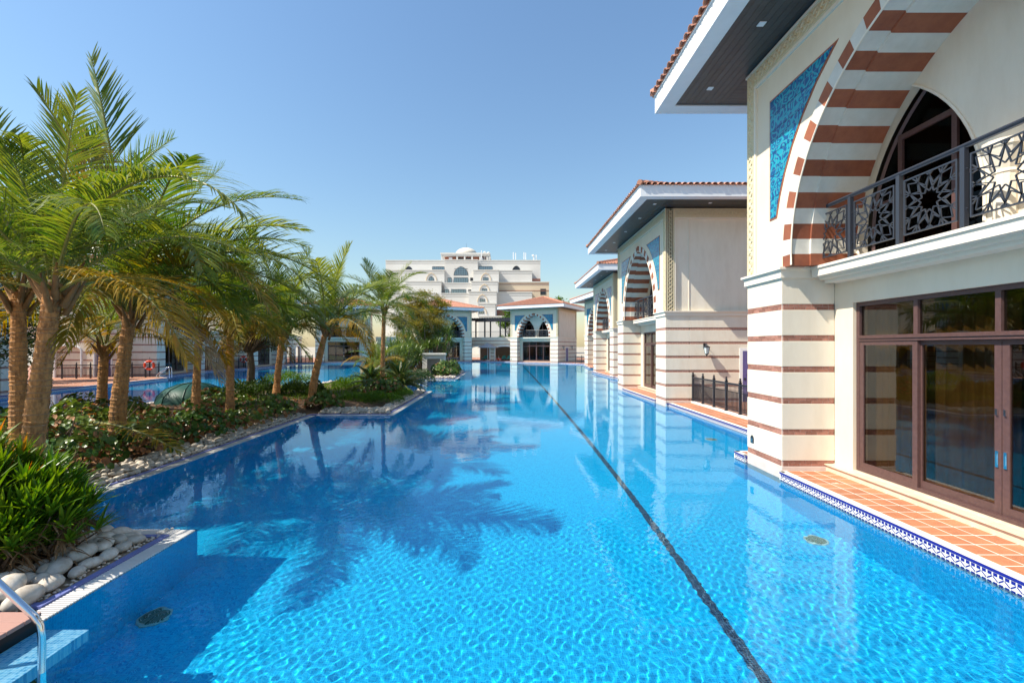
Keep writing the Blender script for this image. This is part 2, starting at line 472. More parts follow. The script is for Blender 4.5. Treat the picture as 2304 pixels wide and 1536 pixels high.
def guilloche(mb, p0, p1, w, out, m=0):
    """two crossing raised ribbons and edge beads along a strip from p0 to p1; out = outward unit vector"""
    p0 = Vector(p0); p1 = Vector(p1); out = Vector(out)
    L = (p1 - p0).length; t = (p1 - p0).normalized(); s = t.cross(out)
    n = max(4, int(L / .045)); per = .33
    for sg in (1, -1):
        vs = []; fs = []
        for i in range(n + 1):
            u = L * i / n
            c = p0 + t * u + s * (sg * w * .27 * math.sin(2 * math.pi * u / per))
            sl_ = Vector(t + s * (sg * w * .27 * 2 * math.pi / per * math.cos(2 * math.pi * u / per))).normalized()
            nn = sl_.cross(out) * .022
            lift = .006 + .004 * sg * math.sin(4 * math.pi * u / per)
            vs += [c + nn, c + nn * .6 + out * (.012 + lift), c - nn * .6 + out * (.012 + lift), c - nn]
        for i in range(n):
            for k in range(3):
                fs.append((4 * i + k, 4 * i + k + 1, 4 * i + 5 + k, 4 * i + 4 + k))
        mb.add(vs, fs, m)
    for k in (-.43, .43):
        a = p0 + s * (w * k); b = p1 + s * (w * k); h = s * .016
        mb.add([a - h, a + h, b + h, b - h, a - h * .6 + out * .016, a + h * .6 + out * .016, b + h * .6 + out * .016, b - h * .6 + out * .016],
               [(0, 1, 5, 4), (1, 2, 6, 5), (2, 3, 7, 6), (3, 0, 4, 7), (4, 5, 6, 7)], m)
    nb = int(L / .165)
    for i in range(nb):
        c = p0 + t * ((i + .5) * L / nb)
        q = .028
        mb.add([c + t * q, c + s * q, c - t * q, c - s * q, c + out * .02], [(0, 1, 4), (1, 2, 4), (2, 3, 4), (3, 0, 4)], m)

def seg_clip(p, d, x0, x1, y0, y1):
    t = 1e9
    for a, lo, hi, dd in ((p[0], x0, x1, d[0]), (p[1], y0, y1, d[1])):
        if abs(dd) > 1e-9:
            t = min(t, ((hi if dd > 0 else lo) - a) / dd)
    return max(0, t)

def star_panel_mesh(w, h):
    """framed iron panel of a twelve-pointed star with its lines running out to the frame (x across, z up)"""
    mb = MB(); f = .02
    mb.box(0, w, -.012, .012, 0, f); mb.box(0, w, -.012, .012, h - f, h)
    mb.box(0, f, -.0115, .0115, f, h - f); mb.box(w - f, w, -.0115, .0115, f, h - f)
    cx, cz = w / 2, h / 2
    def bar(a, b):
        a = Vector((a[0], 0, a[1])); b = Vector((b[0], 0, b[1]))
        d = b - a
        if d.length < .01: return
        n = Vector((-d.z, 0, d.x)).normalized() * .0062; y = Vector((0, .008, 0))
        mb.add([a - n - y, a + n - y, b + n - y, b - n - y, a - n + y, a + n + y, b + n + y, b - n + y],
               [(0, 1, 2, 3), (7, 6, 5, 4), (0, 4, 5, 1), (1, 5, 6, 2), (2, 6, 7, 3), (3, 7, 4, 0)])
    N = 12
    P = lambda r, k: (cx + r * math.cos(2 * math.pi * k / N), cz + r * math.sin(2 * math.pi * k / N))
    ro = min(w, h) * .44; ri = ro * math.cos(5 * math.pi / 12)
    for k in range(N):
        a = 2 * math.pi * (k + .5) / N; nx, nz = math.cos(a), math.sin(a); tx, tz = -nz, nx
        r0 = ri / math.cos(math.pi / 4); t0 = math.sqrt(r0 * r0 - ri * ri)
        for sg in (1, -1):
            p = (cx + nx * ri + tx * t0 * sg, cz + nz * ri + tz * t0 * sg)
            bar(p, (p[0] + tx * sg * seg_clip(p, (tx * sg, tz * sg), f, w - f, f, h - f), p[1] + tz * sg * seg_clip(p, (tx * sg, tz * sg), f, w - f, f, h - f)))
        # inner zigzag that closes the open star
        for j in (0, 1): bar(P(ro * .66, k + .5), P(ro * .99, k + j))
        for j in (-.5, .5):
            p = P(ro * .99, k); e = P(ro * 1.34, k + j); d = (e[0] - p[0], e[1] - p[1])
            tt = min(1.0, seg_clip(p, d, f, w - f, f, h - f)); bar(p, (p[0] + d[0] * tt, p[1] + d[1] * tt))
    return mb.mesh('panel', PEWTER)

def tile_mesh(L, w=.215, n=5, r=.1):
    """barrel tile lying along +y, crown up, slightly tapered, with thickness at its mouth"""
    mb = MB(); vs = []; fs = []
    for y, k in ((0, 1.0), (L, .86)):
        for rr in (r, r - .018):
            for i in range(n + 1):
                a = math.pi * i / n
                vs.append((-rr * k * math.cos(a), y, rr * k * math.sin(a) * .8))
    m1 = n + 1
    for i in range(n):
        fs.append((i, i + 1, 2 * m1 + i + 1, 2 * m1 + i))
        fs.append((m1 + i + 1, m1 + i, 3 * m1 + i, 3 * m1 + i + 1))
        fs.append((i + 1, i, m1 + i, m1 + i + 1))
    fs += [(0, 2 * m1, 3 * m1, m1), (n, m1 + n, 3 * m1 + n, 2 * m1 + n)]
    mb.add(vs, fs)
    return mb.mesh('roof_tile', ROOF)

def roof_rows(mb, ox, oy, ux, uy, n_, L0, slope, base, skip_first, ze, depth):
    """barrel-tile rows on one hip face; (ox,oy) eave corner, (ux,uy) along the eave, (n_) inward, depth = plan run"""
    sp = .23
    k = int(L0 / sp)
    for i in range(k):
        u = (i + .5) * L0 / k
        run = min(u, L0 - u, depth)
        if run < .12: continue
        cl = .38
        nc = max(1, int(math.ceil(run / cl)))
        for c in range(nc):
            if c == 0 and skip_first: continue
            a = c * cl - (.03 if c else .0); b = min(run, (c + 1) * cl)
            vs = []; fs = []
            for q, kk, dz in ((a, 1.0, .022), (b, .86, .0)):
                for j in range(5):
                    an = math.pi * j / 4
                    du = u - .1 * kk * math.cos(an)
                    vs.append((ox + ux * du + n_[0] * q, oy + uy * du + n_[1] * q, ze + q * slope + .08 * kk * math.sin(an) + dz))
            for j in range(4): fs.append((j, j + 1, 6 + j, 5 + j))
            fs.append((4, 3, 2, 1, 0))
            mb.add(vs, fs)

def make_pavilion(label, detail):
    t = thing('pool_pavilion', label, 'pavilion', group='striped pavilions around the pool')
    # ---- ground floor walls
    for nm, x0, x1, y0, y1 in (('pier', 0, PIER, 0, 1.0), ('pier', W - PIER, W, 0, 1.0)):
        mb = MB(); wall_courses(mb, x0, x1, y0, y1)
        pier = mb.build(nm, [CREAM, MORTAR if (detail == 2 and x0 == 0) else BANDS, PLINTH], t)
        if x0 == 0: lpier = pier
    if detail == 2:
        bl = .215; me_f = MB().cbox(0, bl - .008, 0, .016, 0, .052, .004).mesh('brick', BRICK)
        me_r = MB().cbox(0, .016, 0, bl - .008, 0, .052, .004).mesh('brick', BRICK)
        me_h = MB().cbox(0, bl / 2 - .008, 0, .016, 0, .052, .004).mesh('brick', BRICK)
        me_rh = MB().cbox(0, .016, 0, bl / 2 - .008, 0, .052, .004).mesh('brick', BRICK)
        for z in BZ:
            for c in (0, 1):
                zz = z + .006 + c * .058; off = (c + (1 if z in BZ[::2] else 0)) % 2
                x = .012
                while x < PIER - .02:
                    half = (x < .02 and off) or (x + bl > PIER - .01)
                    if x + bl / 2 > PIER - .004: break
                    put('brick', me_h if half else me_f, lpier, (x, .004 + rnd.uniform(-.0015, .001), zz)); x += bl / 2 if half else bl
                y = .03
                while y < .98:
                    half = (y < .04 and off) or (y + bl > .995)
                    if y + bl / 2 > .999: break
                    put('brick', me_rh if half else me_r, lpier, (PIER - .0195 + rnd.uniform(-.0015, .001), y, zz)); y += bl / 2 if half else bl
    for x0, x1, xd in ((0, .3, -1), (W - .3, W, 1)):
        mb = MB(); wall_courses(mb, x0, x1, 1.002, D)
        sw = mb.build('side_wall', [CREAM, BANDS, PLINTH], t)
        xs = x0 if xd < 0 else x1
        mb = MB()
        mb.box(xs - (.03 if xd < 0 else -.004), xs + (.03 if xd > 0 else -.004), 3.1, 4.25, .2, 2.45, 1)
        mb.box(xs - (.036 if xd < 0 else -.0), xs + (.036 if xd > 0 else -.0), 3.22, 4.13, .2, 2.33, 0)
        for zz in (.35, 1.35): mb.box(xs - (.05 if xd < 0 else 0), xs + (.05 if xd > 0 else 0), 3.34, 4.01, zz, zz + .82, 0)
        dr = mb.build('side_door', [DOORB, WHITE], t)
        MB().box(xs - .06, xs + .06, 3.26, 3.34, 1.12, 1.2).build('handle', IRON, dr)
    MB().box(.3, W - .3, D - .3, D, -.3, 8.2).build('rear_wall', CREAM, t)
    # recess wall with the glazed opening
    ox0, ox1, oz0, oz1 = 1.67, 6.33, .30, 3.29
    mb = MB()
    mb.box(PIER, ox0, 1.0, 1.26, -.2, 3.8); mb.box(ox1, W - PIER, 1.0, 1.26, -.2, 3.8)
    mb.box(ox0, ox1, 1.0, 1.26, oz1, 3.8)
    mb.build('recess_wall', PEACH, t)
    mb = MB(); mb.box(PIER, W - PIER, .84, 1.0, -.2, .27)
    mb.add([(PIER, .84, .274), (W - PIER, .84, .274), (W - PIER, 1.0, .30), (PIER, 1.0, .30)], [(0, 1, 2, 3)], 0)
    mb.box(PIER, W - PIER, .80, 1.02, .276, .292)
    mb.box(ox0, ox1, 1.02, 1.26, .2, .298)
    mb.build('door_sill', MARBLE, t)
    # glazing: fixed lights, sliding leaves and transom
    g = MB()
    y0, y1 = 1.06, 1.16
    fz = .30
    g.box(ox0, ox0 + .07, y0, y1, fz, oz1); g.box(ox1 - .07, ox1, y0, y1, fz, oz1)
    g.box(ox0 + .07, ox1 - .07, y0, y1, oz1 - .07, oz1)
    g.box(ox0 + .07, ox1 - .07, y0 - .012, y1, 2.60, 2.70); g.box(ox0 + .07, ox1 - .07, y0 - .03, y1 - .02, 2.645, 2.672)
    m_ = (ox0 + ox1) / 2; q1 = (ox0 + m_) / 2; q2 = (m_ + ox1) / 2
    for x in (q1, m_, q2): g.box(x - .035, x + .035, y0 + .004, y1 - .004, 2.70, oz1 - .07)
    g.box(ox0 + .07, ox1 - .07, y0, y1 + .04, fz, fz + .05)
    gd = g.build('sliding_door', WOODF, t)
    def leaf(xa, xb, ya):
        b = MB(); s_ = .085
        b.box(xa, xa + s_, ya, ya + .045, fz + .05, 2.60); b.box(xb - s_, xb, ya, ya + .045, fz + .05, 2.60)
        b.box(xa + s_, xb - s_, ya, ya + .045, fz + .05, fz + .16); b.box(xa + s_, xb - s_, ya, ya + .045, 2.53, 2.60)
        b.build('door_leaf', WOODF, gd)
        MB().box(xa + s_ - .005, xb - s_ + .005, ya + .018, ya + .026, fz + .155, 2.535).build('pane', PANE, gd)
    leaf(ox0 + .07, q1 + .03, y0 + .005); leaf(q2 - .03, ox1 - .07, y0 + .005)
    leaf(q1 - .03, m_ - .004, y0 + .055); leaf(m_ + .004, q2 + .03, y0 + .055)
    xs = [ox0 + .07, q1, m_, q2, ox1 - .07]
    for i in range(4):
        MB().box(xs[i] + .03 * (i > 0), xs[i + 1] - .03 * (i < 3), y0 + .04, y0 + .048, 2.695, oz1 - .065).build('pane', PANE, gd)
    for sx in (-.05, .05):
        hb = MB(); hb.box(m_ + sx - .018, m_ + sx + .018, y0 + .038, y0 + .054, .95, 1.16); hb.box(m_ + sx - .008, m_ + sx + .008, y0 + .03, y0 + .04, .99, 1.12)
        hb.box(m_ + sx - .012, m_ + sx + .012, y0 + .03, y0 + .054, 1.62, 1.7)
        hb.build('handle', STEEL, gd, kind='stuff')
    # room behind the glass
    rb = MB()
    rb.add([(1.3, 1.27, .24), (6.7, 1.27, .24), (6.7, 5.4, .24), (1.3, 5.4, .24), (1.3, 1.27, 3.5), (6.7, 1.27, 3.5), (6.7, 5.4, 3.5), (1.3, 5.4, 3.5)],
           [(0, 1, 2, 3), (4, 7, 6, 5), (3, 2, 6, 7), (0, 3, 7, 4), (1, 5, 6, 2)])
    rb.add([(1.3, 1.37, 3.9), (6.7, 1.37, 3.9), (6.7, 4.4, 3.9), (1.3, 4.4, 3.9), (1.3, 1.37, 7.7), (6.7, 1.37, 7.7), (6.7, 4.4, 7.7), (1.3, 4.4, 7.7)],
           [(0, 1, 2, 3), (4, 7, 6, 5), (3, 2, 6, 7), (0, 3, 7, 4), (1, 5, 6, 2)])
    rb.build('room', ROOM, t)
    if detail:
        for xa, xb in ((1.70, 2.86), (2.88, 3.98), (4.02, 5.1), (5.13, 6.3)):
            vs = []; fs = []; n = int((xb - xa) / .03)
            for i in range(n + 1):
                x = xa + (xb - xa) * i / n; y = 1.36 + .03 * math.sin(x * 38 + math.sin(x * 7) * 2)
                vs += [(x, y, .26), (x, y, 3.2)]
            fs = [(2 * i, 2 * i + 2, 2 * i + 3, 2 * i + 1) for i in range(n)]
            mb = MB(); mb.add(vs, fs); mb.build('curtain', CURT, t, smooth=True)
    # ---- string course
    for sd in (0, 1):
        mb = MB()
        for z0, z1, o in ((3.78, 3.80, .02), (3.80, 3.93, .045), (3.93, 3.955, .06), (3.955, 4.0, .095)):
            if sd == 0: mb.box(-o, PIER + o, -o, 1.0, z0, z1); mb.box(-o, .3, 1.0, D, z0, z1)
            else: mb.box(W - PIER - o, W + o, -o, 1.0, z0, z1); mb.box(W - .3, W + o, 1.0, D, z0, z1)
        mb.build('string_course', TRIM, t)
    # ---- balcony
    mb = MB()
    xa, xb = PIER + .096, W - PIER - .096
    mb.box(xa, xb, .50, 1.30, 3.80, 3.94); mb.box(xa, xb, .47, 1.30, 3.94, 3.985)
    mb.box(xa, xb, .64, 1.0, 3.75, 3.80); mb.box(xa, xb, .74, 1.0, 3.69, 3.75)
    mb.build('balcony_slab', TRIM, t)
    rl = MB()
    rl.tube([(1.3, .56, 5.04), (6.7, .56, 5.04)], .028, 8); rl.box(1.3, 6.7, .545, .575, 5.0, 5.012)
    rail = rl.build('balcony_railing', PEWTER, t)
    pm = star_panel_mesh(.78, .80)
    po = MB().box(-.03, .03, -.03, .03, 0, 1.03).box(-.045, .045, -.045, .045, 0, .015).box(-.05, -.03, -.006, .006, .25, .262).box(.03, .05, -.006, .006, .25, .262).box(-.05, -.03, -.006, .006, .75, .762).box(.03, .05, -.006, .006, .75, .762).mesh('post', PEWTER)
    for i in range(5): put('post', po, rail, (2.19 + i * .94, .56, 3.985))
    for i in range(6): put('panel', pm, rail, (1.33 + i * .94, .56, 4.11))
    # ---- upper front with the pointed arch
    yf = .03
    L = arc(RO, n=30)
    loop = [(0.0, 4.0), (1.24, 4.0)] + L + [(8 - a, b) for a, b in reversed(L[:-1])] + [(W - 1.24, 4.0), (W, 4.0), (W, 8.3), (0, 8.3)]
    MB().prism(loop, yf, .32, XZ).build('upper_front', PEACH, t)
    # voussoirs in red and white
    NV = 16
    for side in (0, 1):
        for k in range(-1, NV):
            red = (k % 2 != 0)
            mb = MB()
            for ra, rb_, ya, yb in ((RO - .004, RO - .25, -.0, .34), (RO - .15, RO - .29, .34, 1.2)):
                if k < 0:
                    pts = [(CX - ra, 3.99), (CX - ra, CZ), (CX - rb_, CZ), (CX - rb_, 3.99)]
                else:
                    ta, tb = math.acos((CX - 4) / ra), math.acos((CX - 4) / rb_)
                    A = arc(ra, n=3, t0=ta * k / NV, t1=ta * (k + 1) / NV); B = arc(rb_, n=3, t0=tb * k / NV, t1=tb * (k + 1) / NV)
                    pts = A + B[::-1]
                if side: pts = [(8 - a, b) for a, b in pts]
                mb.prism(pts, ya, yb, XZ)
            mb.build('voussoir', VRED if red else VWHITE, t)
    # thin rolls following the ring
    mb = MB()
    for rr, yy in ((RO + .012, yf), (RO - .255, .0)):
        A = arc(rr, n=28)
        P3 = [(a, yy, b) for a, b in [(CX - rr, 4.0)] + A] + [(8 - a, yy, b) for a, b in reversed([(CX - rr, 4.0)] + A[:-1])]
        mb.tube(P3, .016, 6)
    mb.build('arch_moulding', TRIM, t, smooth=True)
    # back wall of the loggia with two pointed windows
    ho = [arch_loop(1.55, 3.72, 3.99, 4.5, 2.65), arch_loop(4.28, 6.45, 3.99, 4.5, 2.65)]
    loop = [(1.0, 3.985), (1.55, 3.985)] + ho[0][1:-1] + [(3.72, 3.985), (4.28, 3.985)] + ho[1][1:-1] + [(6.45, 3.985), (7.0, 3.985), (7.0, 7.8), (1.0, 7.8)]
    MB().prism(loop, 1.2, 1.36, XZ).build('loggia_wall', CREAM, t)
    for h in ho:
        mb = MB()
        inn = [((a - (h[0][0] + h[-1][0]) / 2) * .97 + (h[0][0] + h[-1][0]) / 2, 3.99 + (b - 3.99) * .985) for a, b in h]
        mb.tube([(a, 1.19, b) for a, b in h], .022, 6)
        mb.build('window_moulding', TRIM, t, smooth=True)
        xm = (h[0][0] + h[-1][0]) / 2
        f = MB()
        f.box(xm - .5, xm - .42, 1.40, 1.48, 3.99, 6.05); f.box(xm + .42, xm + .5, 1.40, 1.48, 3.99, 6.05)
        f.box(xm - .42, xm + .42, 1.402, 1.478, 5.96, 6.05); f.box(xm - 1.06, xm - .5, 1.41, 1.47, 5.0, 5.05); f.box(xm + .5, xm + 1.06, 1.41, 1.47, 5.0, 5.05)
        f.tube([(a, 1.44, b) for a, b in inn], .035, 4)
        w = f.build('pointed_window', WOODF, t)
        p = MB(); p.prism(inn, 1.44, 1.448, XZ); p.build('pane', PANED, w)
    mb = MB()
    mb.lathe([(.17, 3.985), (.17, 4.06), (.12, 4.1), (.115, 4.7), (.13, 4.72), (.115, 4.76), (.2, 5.02), (.22, 5.04), (.22, 5.12), (.0, 5.12)], (4, 1.16, 0), 12)
    mb.build('colonnette', TRIM, t, smooth=False)
    # spandrel tiles
    def spandrel(z0, z1, off, x0, g=0.0):
        r = RO + off
        def xr(z): return CX - math.sqrt(max(0.01, r * r - (z - CZ) ** 2))
        zs = [z0 + g + (z1 - z0 - 2 * g) * i / 6 for i in range(7)]
        return [(x0, zs[0])] + [(max(x0 + .02, xr(z)), z) for z in zs] + [(x0, zs[-1])]
    zc = [5.02, 5.42, 5.85, 6.28, 6.72, 7.02, 7.33]
    for side in (0, 1):
        mir = (lambda p: [(8 - a, b) for a, b in p]) if side else (lambda p: p)
        mb = MB(); mb.prism(mir(spandrel(4.99, 7.36, .30, .79)), .02, .03, XZ)
        mb.build('spandrel_border', VRED, t)
        for a, b in zip(zc, zc[1:]):
            mb = MB(); mb.prism(mir(spandrel(a, b, .33, .82, .004)), .012, .03, XZ)
            mb.build('spandrel_tile', ARAB, t)
    # carved border, front and sides
    mb = MB(); cb = MB()
    for x0 in (0, W - .27):
        mb.box(x0, x0 + .27, -.0, yf, 4.0, 8.3)
        guilloche(cb, (x0 + .135, -.0, 4.02), (x0 + .135, -.0, 8.28), .24, (0, -1, 0))
    mb.box(.27, W - .27, -.001, yf, 7.95, 8.3)
    guilloche(cb, (.28, -.001, 8.12), (W - .28, -.001, 8.12), .3, (0, -1, 0))
    mb.box(.27, .33, -.012, yf, 4.0, 7.95, 1); mb.box(W - .33, W - .27, -.012, yf, 4.0, 7.95, 1)
    mb.box(.33, W - .33, -.0125, yf, 7.88, 7.95, 1); mb.box(-.02, W + .02, -.03, 0.001, 8.26, 8.3, 1)
    for xs, o in ((0, -1), (W, 1)):
        xi = xs - o * .08
        mb.box(min(xi, xi - o * .24), max(xi, xi - o * .24), .32, D, 4.0, 8.3, 2)
        mb.box(min(xs, xi), max(xs, xi), .04, .38, 4.0, 8.3); mb.box(min(xs, xi), max(xs, xi), D - .35, D, 4.0, 8.3)
        mb.box(min(xs - o * .001, xi), max(xs - o * .001, xi), .38, D - .35, 7.92, 8.3)
        e = xs + o * .012
        mb.box(min(e, xi), max(e, xi), .38, .43, 4.0, 7.92, 1); mb.box(min(e, xi), max(e, xi), .43, D - .4, 7.86, 7.92, 1)
        mb.box(min(xs - o * .055, xi), max(xs - o * .055, xi), 1.0, 1.018, 4.0, 7.86, 1)
        guilloche(cb, (xs, .21, 4.02), (xs, .21, 8.28), .28, (o, 0, 0))
        guilloche(cb, (xs - o * .001, .45, 8.1), (xs - o * .001, D - .4, 8.1), .3, (o, 0, 0))
    bo = mb.build('border_frame', [CARVE, TRIM, CREAM], t)
    cb.build('carved_knotwork', CARVE, bo, kind='stuff')
    # ---- eaves and roof
    ov = 1.5; a0, a1, b0, b1 = -ov, W + ov, -ov, D + ov
    ze0, ze1 = 8.30, 8.70
    mb = MB()
    mb.box(a0, a1, b0, b0 + .05, ze0, ze1); mb.box(a0, a1, b1 - .05, b1, ze0, ze1)
    mb.box(a0, a0 + .05, b0 + .05, b1 - .05, ze0, ze1); mb.box(a1 - .05, a1, b0 + .05, b1 - .05, ze0, ze1)
    u = .36
    mb.box(a0 + .05, a1 - .05, b0 + .05, b0 + u, ze0 + .003, ze0 + .03); mb.box(a0 + .05, a1 - .05, b1 - u, b1 - .05, ze0 + .003, ze0 + .03)
    mb.box(a0 + .05, a0 + u, b0 + u, b1 - u, ze0 + .003, ze0 + .03); mb.box(a1 - u, a1 - .05, b0 + u, b1 - u, ze0 + .003, ze0 + .03)
    # drip edge under the tiles
    mb.box(a0 - .03, a1 + .03, b0 - .03, b1 + .03, ze1, ze1 + .03)
    mb.build('fascia', WHITE, t)
    if detail:
        so = MB().box(a0 + .05, a1 - .05, b0 + .05, b1 - .05, 8.36, 8.40).build('soffit', SOFFIT, t)
        n = 9; w_ = (ov - u) / n
        mf = MB().box(a0 + u + .002, a1 - u - .002, .003, w_ - .003, 0, .022).mesh('soffit_plank', SOFFIT)
        ms = MB().box(.003, w_ - .003, .003, D - .003, 0, .022).mesh('soffit_plank', SOFFIT)
        for i in range(n):
            put('soffit_plank', mf, so, (0, b0 + u + i * w_, 8.336))
            put('soffit_plank', mf, so, (0, D + i * w_, 8.336))
            put('soffit_plank', ms, so, (a0 + u + i * w_, 0, 8.336)); put('soffit_plank', ms, so, (W + i * w_, 0, 8.336))
    else:
        MB().box(a0 + .05, a1 - .05, b0 + .05, b1 - .05, 8.34, 8.40).build('soffit', SOFFIT, t)
    for x in (-.45, 1.6, 4.0, 6.4, W + .45):
        MB().box(x - .06, x + .06, -.66, -.54, 8.325, 8.337).build('downlight', WHITE, t)
    for s_ in (-.6, W + .6):
        for y in (1.6, 4.6): MB().box(s_ - .06, s_ + .06, y - .06, y + .06, 8.325, 8.337).build('downlight', WHITE, t)
    LX = a1 - a0 + .1; slope = math.tan(R(17)); dep = LX / 2
    e0x, e0y = a0 - .05, b0 - .05; zr = ze1 + .03
    mb = MB()
    mb.add([(e0x, e0y, zr), (e0x + LX, e0y, zr), (e0x + LX, e0y + LX, zr), (e0x, e0y + LX, zr), (e0x + dep, e0y + dep, zr + dep * slope)],
           [(0, 1, 4), (1, 2, 4), (2, 3, 4), (3, 0, 4), (3, 2, 1, 0)])
    rf = mb.build('roof', ROOF, t)
    mb = MB()
    sk = bool(detail)
    roof_rows(mb, e0x, e0y, 1, 0, (0, 1), LX, slope, zr, sk, zr, dep)
    roof_rows(mb, e0x + LX, e0y, 0, 1, (-1, 0), LX, slope, zr, sk, zr, dep)
    roof_rows(mb, e0x + LX, e0y + LX, -1, 0, (0, -1), LX, slope, zr, False, zr, dep)
    roof_rows(mb, e0x, e0y + LX, 0, -1, (1, 0), LX, slope, zr, False, zr, dep)
    mb.build('barrel_tiles', ROOF, rf, kind='stuff')
    mb = MB(); cx_, cy_ = e0x + dep, e0y + dep
    for xx, yy in ((e0x, e0y), (e0x + LX, e0y), (e0x + LX, e0y + LX), (e0x, e0y + LX)):
        n = 18
        for i in range(n):
            q, q2 = i / n, (i + 1.12) / n
            mb.tube([(xx + (cx_ - xx) * q, yy + (cy_ - yy) * q, zr + dep * slope * q + .09), (xx + (cx_ - xx) * q2, yy + (cy_ - yy) * q2, zr + dep * slope * q2 + .07)], [.115, .095], 7)
    mb.build('hip_tiles', ROOF, rf, kind='stuff')
    if detail:
        tm = tile_mesh(.46)
        k = int(LX / .23)
        for i in range(k):
            uu = (i + .5) * LX / k
            put('roof_tile', tm, rf, (e0x + uu, e0y - .05 + rnd.uniform(-.012, .012), zr + .012), (math.atan(slope), 0, rnd.uniform(-.03, .03)))
            put('roof_tile', tm, rf, (e0x + LX + .05 + rnd.uniform(-.012, .012), e0y + uu, zr + .012), (math.atan(slope), 0, math.pi / 2 + rnd.uniform(-.03, .03)))
    # small arched step light low on the pier
    mb = MB(); lp = arch_loop(.14, .26, .47, .56, .075, 6)
    mb.prism(lp, -.012, .01, XZ, m=0)
    for z in (.49, .52, .55): mb.box(.16, .24, -.018, -.012, z, z + .012, 1)
    mb.build('step_light', [IRON, STEEL], t)
    return t

def place(o, loc, rz): o.location = loc; o.rotation_euler = (0, 0, rz)

P1 = make_pavilion('nearest pavilion, tall striped arch and iron balcony above the dark glass doors', 2)
place(P1, (5.25, 9.8, 0), R(-90))
P2 = make_pavilion('second pavilion along the pool, with the wall lantern on its striped side wall', 1)
place(P2, (6.75, 27.0, 0), R(-90))
P0 = make_pavilion('third pavilion along the lane line side of the pool', 0)
place(P0, (8.55, 43.6, 0), R(-90))
for lb, loc, rz in (
        ('fourth and last pavilion of the row beside the lane line, mostly hidden', (10.5, 59.4, 0), R(-82)),
        ('pavilion facing down the pool at the end of the dark lane line', (0.9, 70.9, 0), R(-29)),
        ('shaded pavilion with deep blue tile corners behind the feathery tree', (-12.6, 70.7, 0), R(25)),
        ('pavilion across the garden at the photo edge, behind the thick double palm', (-24.4, 15.2, 0), R(90)),
        ('pavilion across the garden beside the orange life ring', (-27.6, 36.0, 0), R(100)),
        ('pavilion across the garden behind the two close palm trunks', (-28.3, 51.0, 0), R(93)),
        ('pavilion behind the white kiosk and the slender palm, its front in shade', (-28.6, 68.5, 0), R(14))):
    dup(P0, lb, loc, rz)
# ------------------------------------------------------------------ pool basin, banks, water
def offset_poly(poly, d):
    """inset (d>0) of a counter-clockwise polygon"""
    n = len(poly); out = []
    for i in range(n):
        p0, p1, p2 = Vector(poly[i - 1]), Vector(poly[i]), Vector(poly[(i + 1) % n])
        e1 = (p1 - p0).normalized(); e2 = (p2 - p1).normalized()
        n1 = Vector((-e1.y, e1.x)); n2 = Vector((-e2.y, e2.x))
        b = (n1 + n2); k = 1 + n1.dot(n2)
        q = p1 + b * (d / max(k, .2))
        out.append((q.x, q.y))
    return out
def area(p): return .5 * sum(p[i - 1][0] * p[i][1] - p[i][0] * p[i - 1][1] for i in range(len(p)))

BANK = [(5.2, -8), (5.2, 8.56), (5.262, 8.56), (5.262, 9.81), (5.2, 9.81), (5.2, 10.25), (6.9, 10.25), (6.9, 18.96), (6.762, 18.96), (6.762, 20.24), (6.7, 20.24), (6.7, 25.76), (6.762, 25.76), (6.762, 27.05), (6.9, 27.2), (8.65, 27.2), (8.65, 35.5), (8.48, 35.5), (8.48, 43.9), (11.6, 43.9), (11.6, 51.4), (9.6, 51.0),
        (10.45, 59.8), (12.5, 61.5), (8.3, 66.9), (1.2, 70.9), (1.0, 73.6), (-5.2, 75.6), (-5.4, 74.0), (-12.7, 70.6), (-14.5, 72.5), (-20.5, 72.0), (-21.0, 70.3), (-28.5, 68.4), (-30.5, 66.0), (-29.0, 59.4),
        (-28.25, 51.0), (-30, 49.0), (-29.2, 44.4), (-27.5, 36.0), (-25.6, 34.5), (-24.9, 23.6), (-24.3, 23.3), (-24.3, 15), (-24.3, -8)]
ISLE = [(-4.2, 4.1), (-4.2, 6.2), (-6.85, 6.2), (-6.85, 16.45), (-4.05, 16.45), (-4.05, 25.5), (-6.2, 25.5), (-6.2, 35.4), (-3.65, 35.4), (-3.65, 45.5), (-7.5, 45.5), (-7.5, 52), (-12, 52), (-12, 41),
        (-9.6, 41), (-9.6, 31), (-12.4, 31), (-12.4, 28), (-15.6, 28), (-15.6, 19), (-17.2, 19), (-17.2, 4.1)]
if area(ISLE) < 0: ISLE = ISLE[::-1]

# ground: one sheet to the horizon with the pool cut out of it
FAR = [(-3000, -3000), (3000, -3000), (3000, 4500), (-3000, 4500)]
mb = MB()
NEAR = [(-60, -8), (45, -8), (45, 100), (-60, 100)]
mb.prism(FAR, .14, .1401, XY, holes=[NEAR], caps=(True, False), sides=False)
mb.build('ground', SAND, kind='structure')
mb = MB()
mb.prism(NEAR, .15, .1501, XY, holes=[BANK], caps=(True, False), sides=False)
deck = mb.build('terracotta_walkway', PAVE, kind='structure')
ter = MB().box(7.95, 14, 10.3, 18.95, -.1, .205).build('paved_terrace', PAVE, kind='structure')

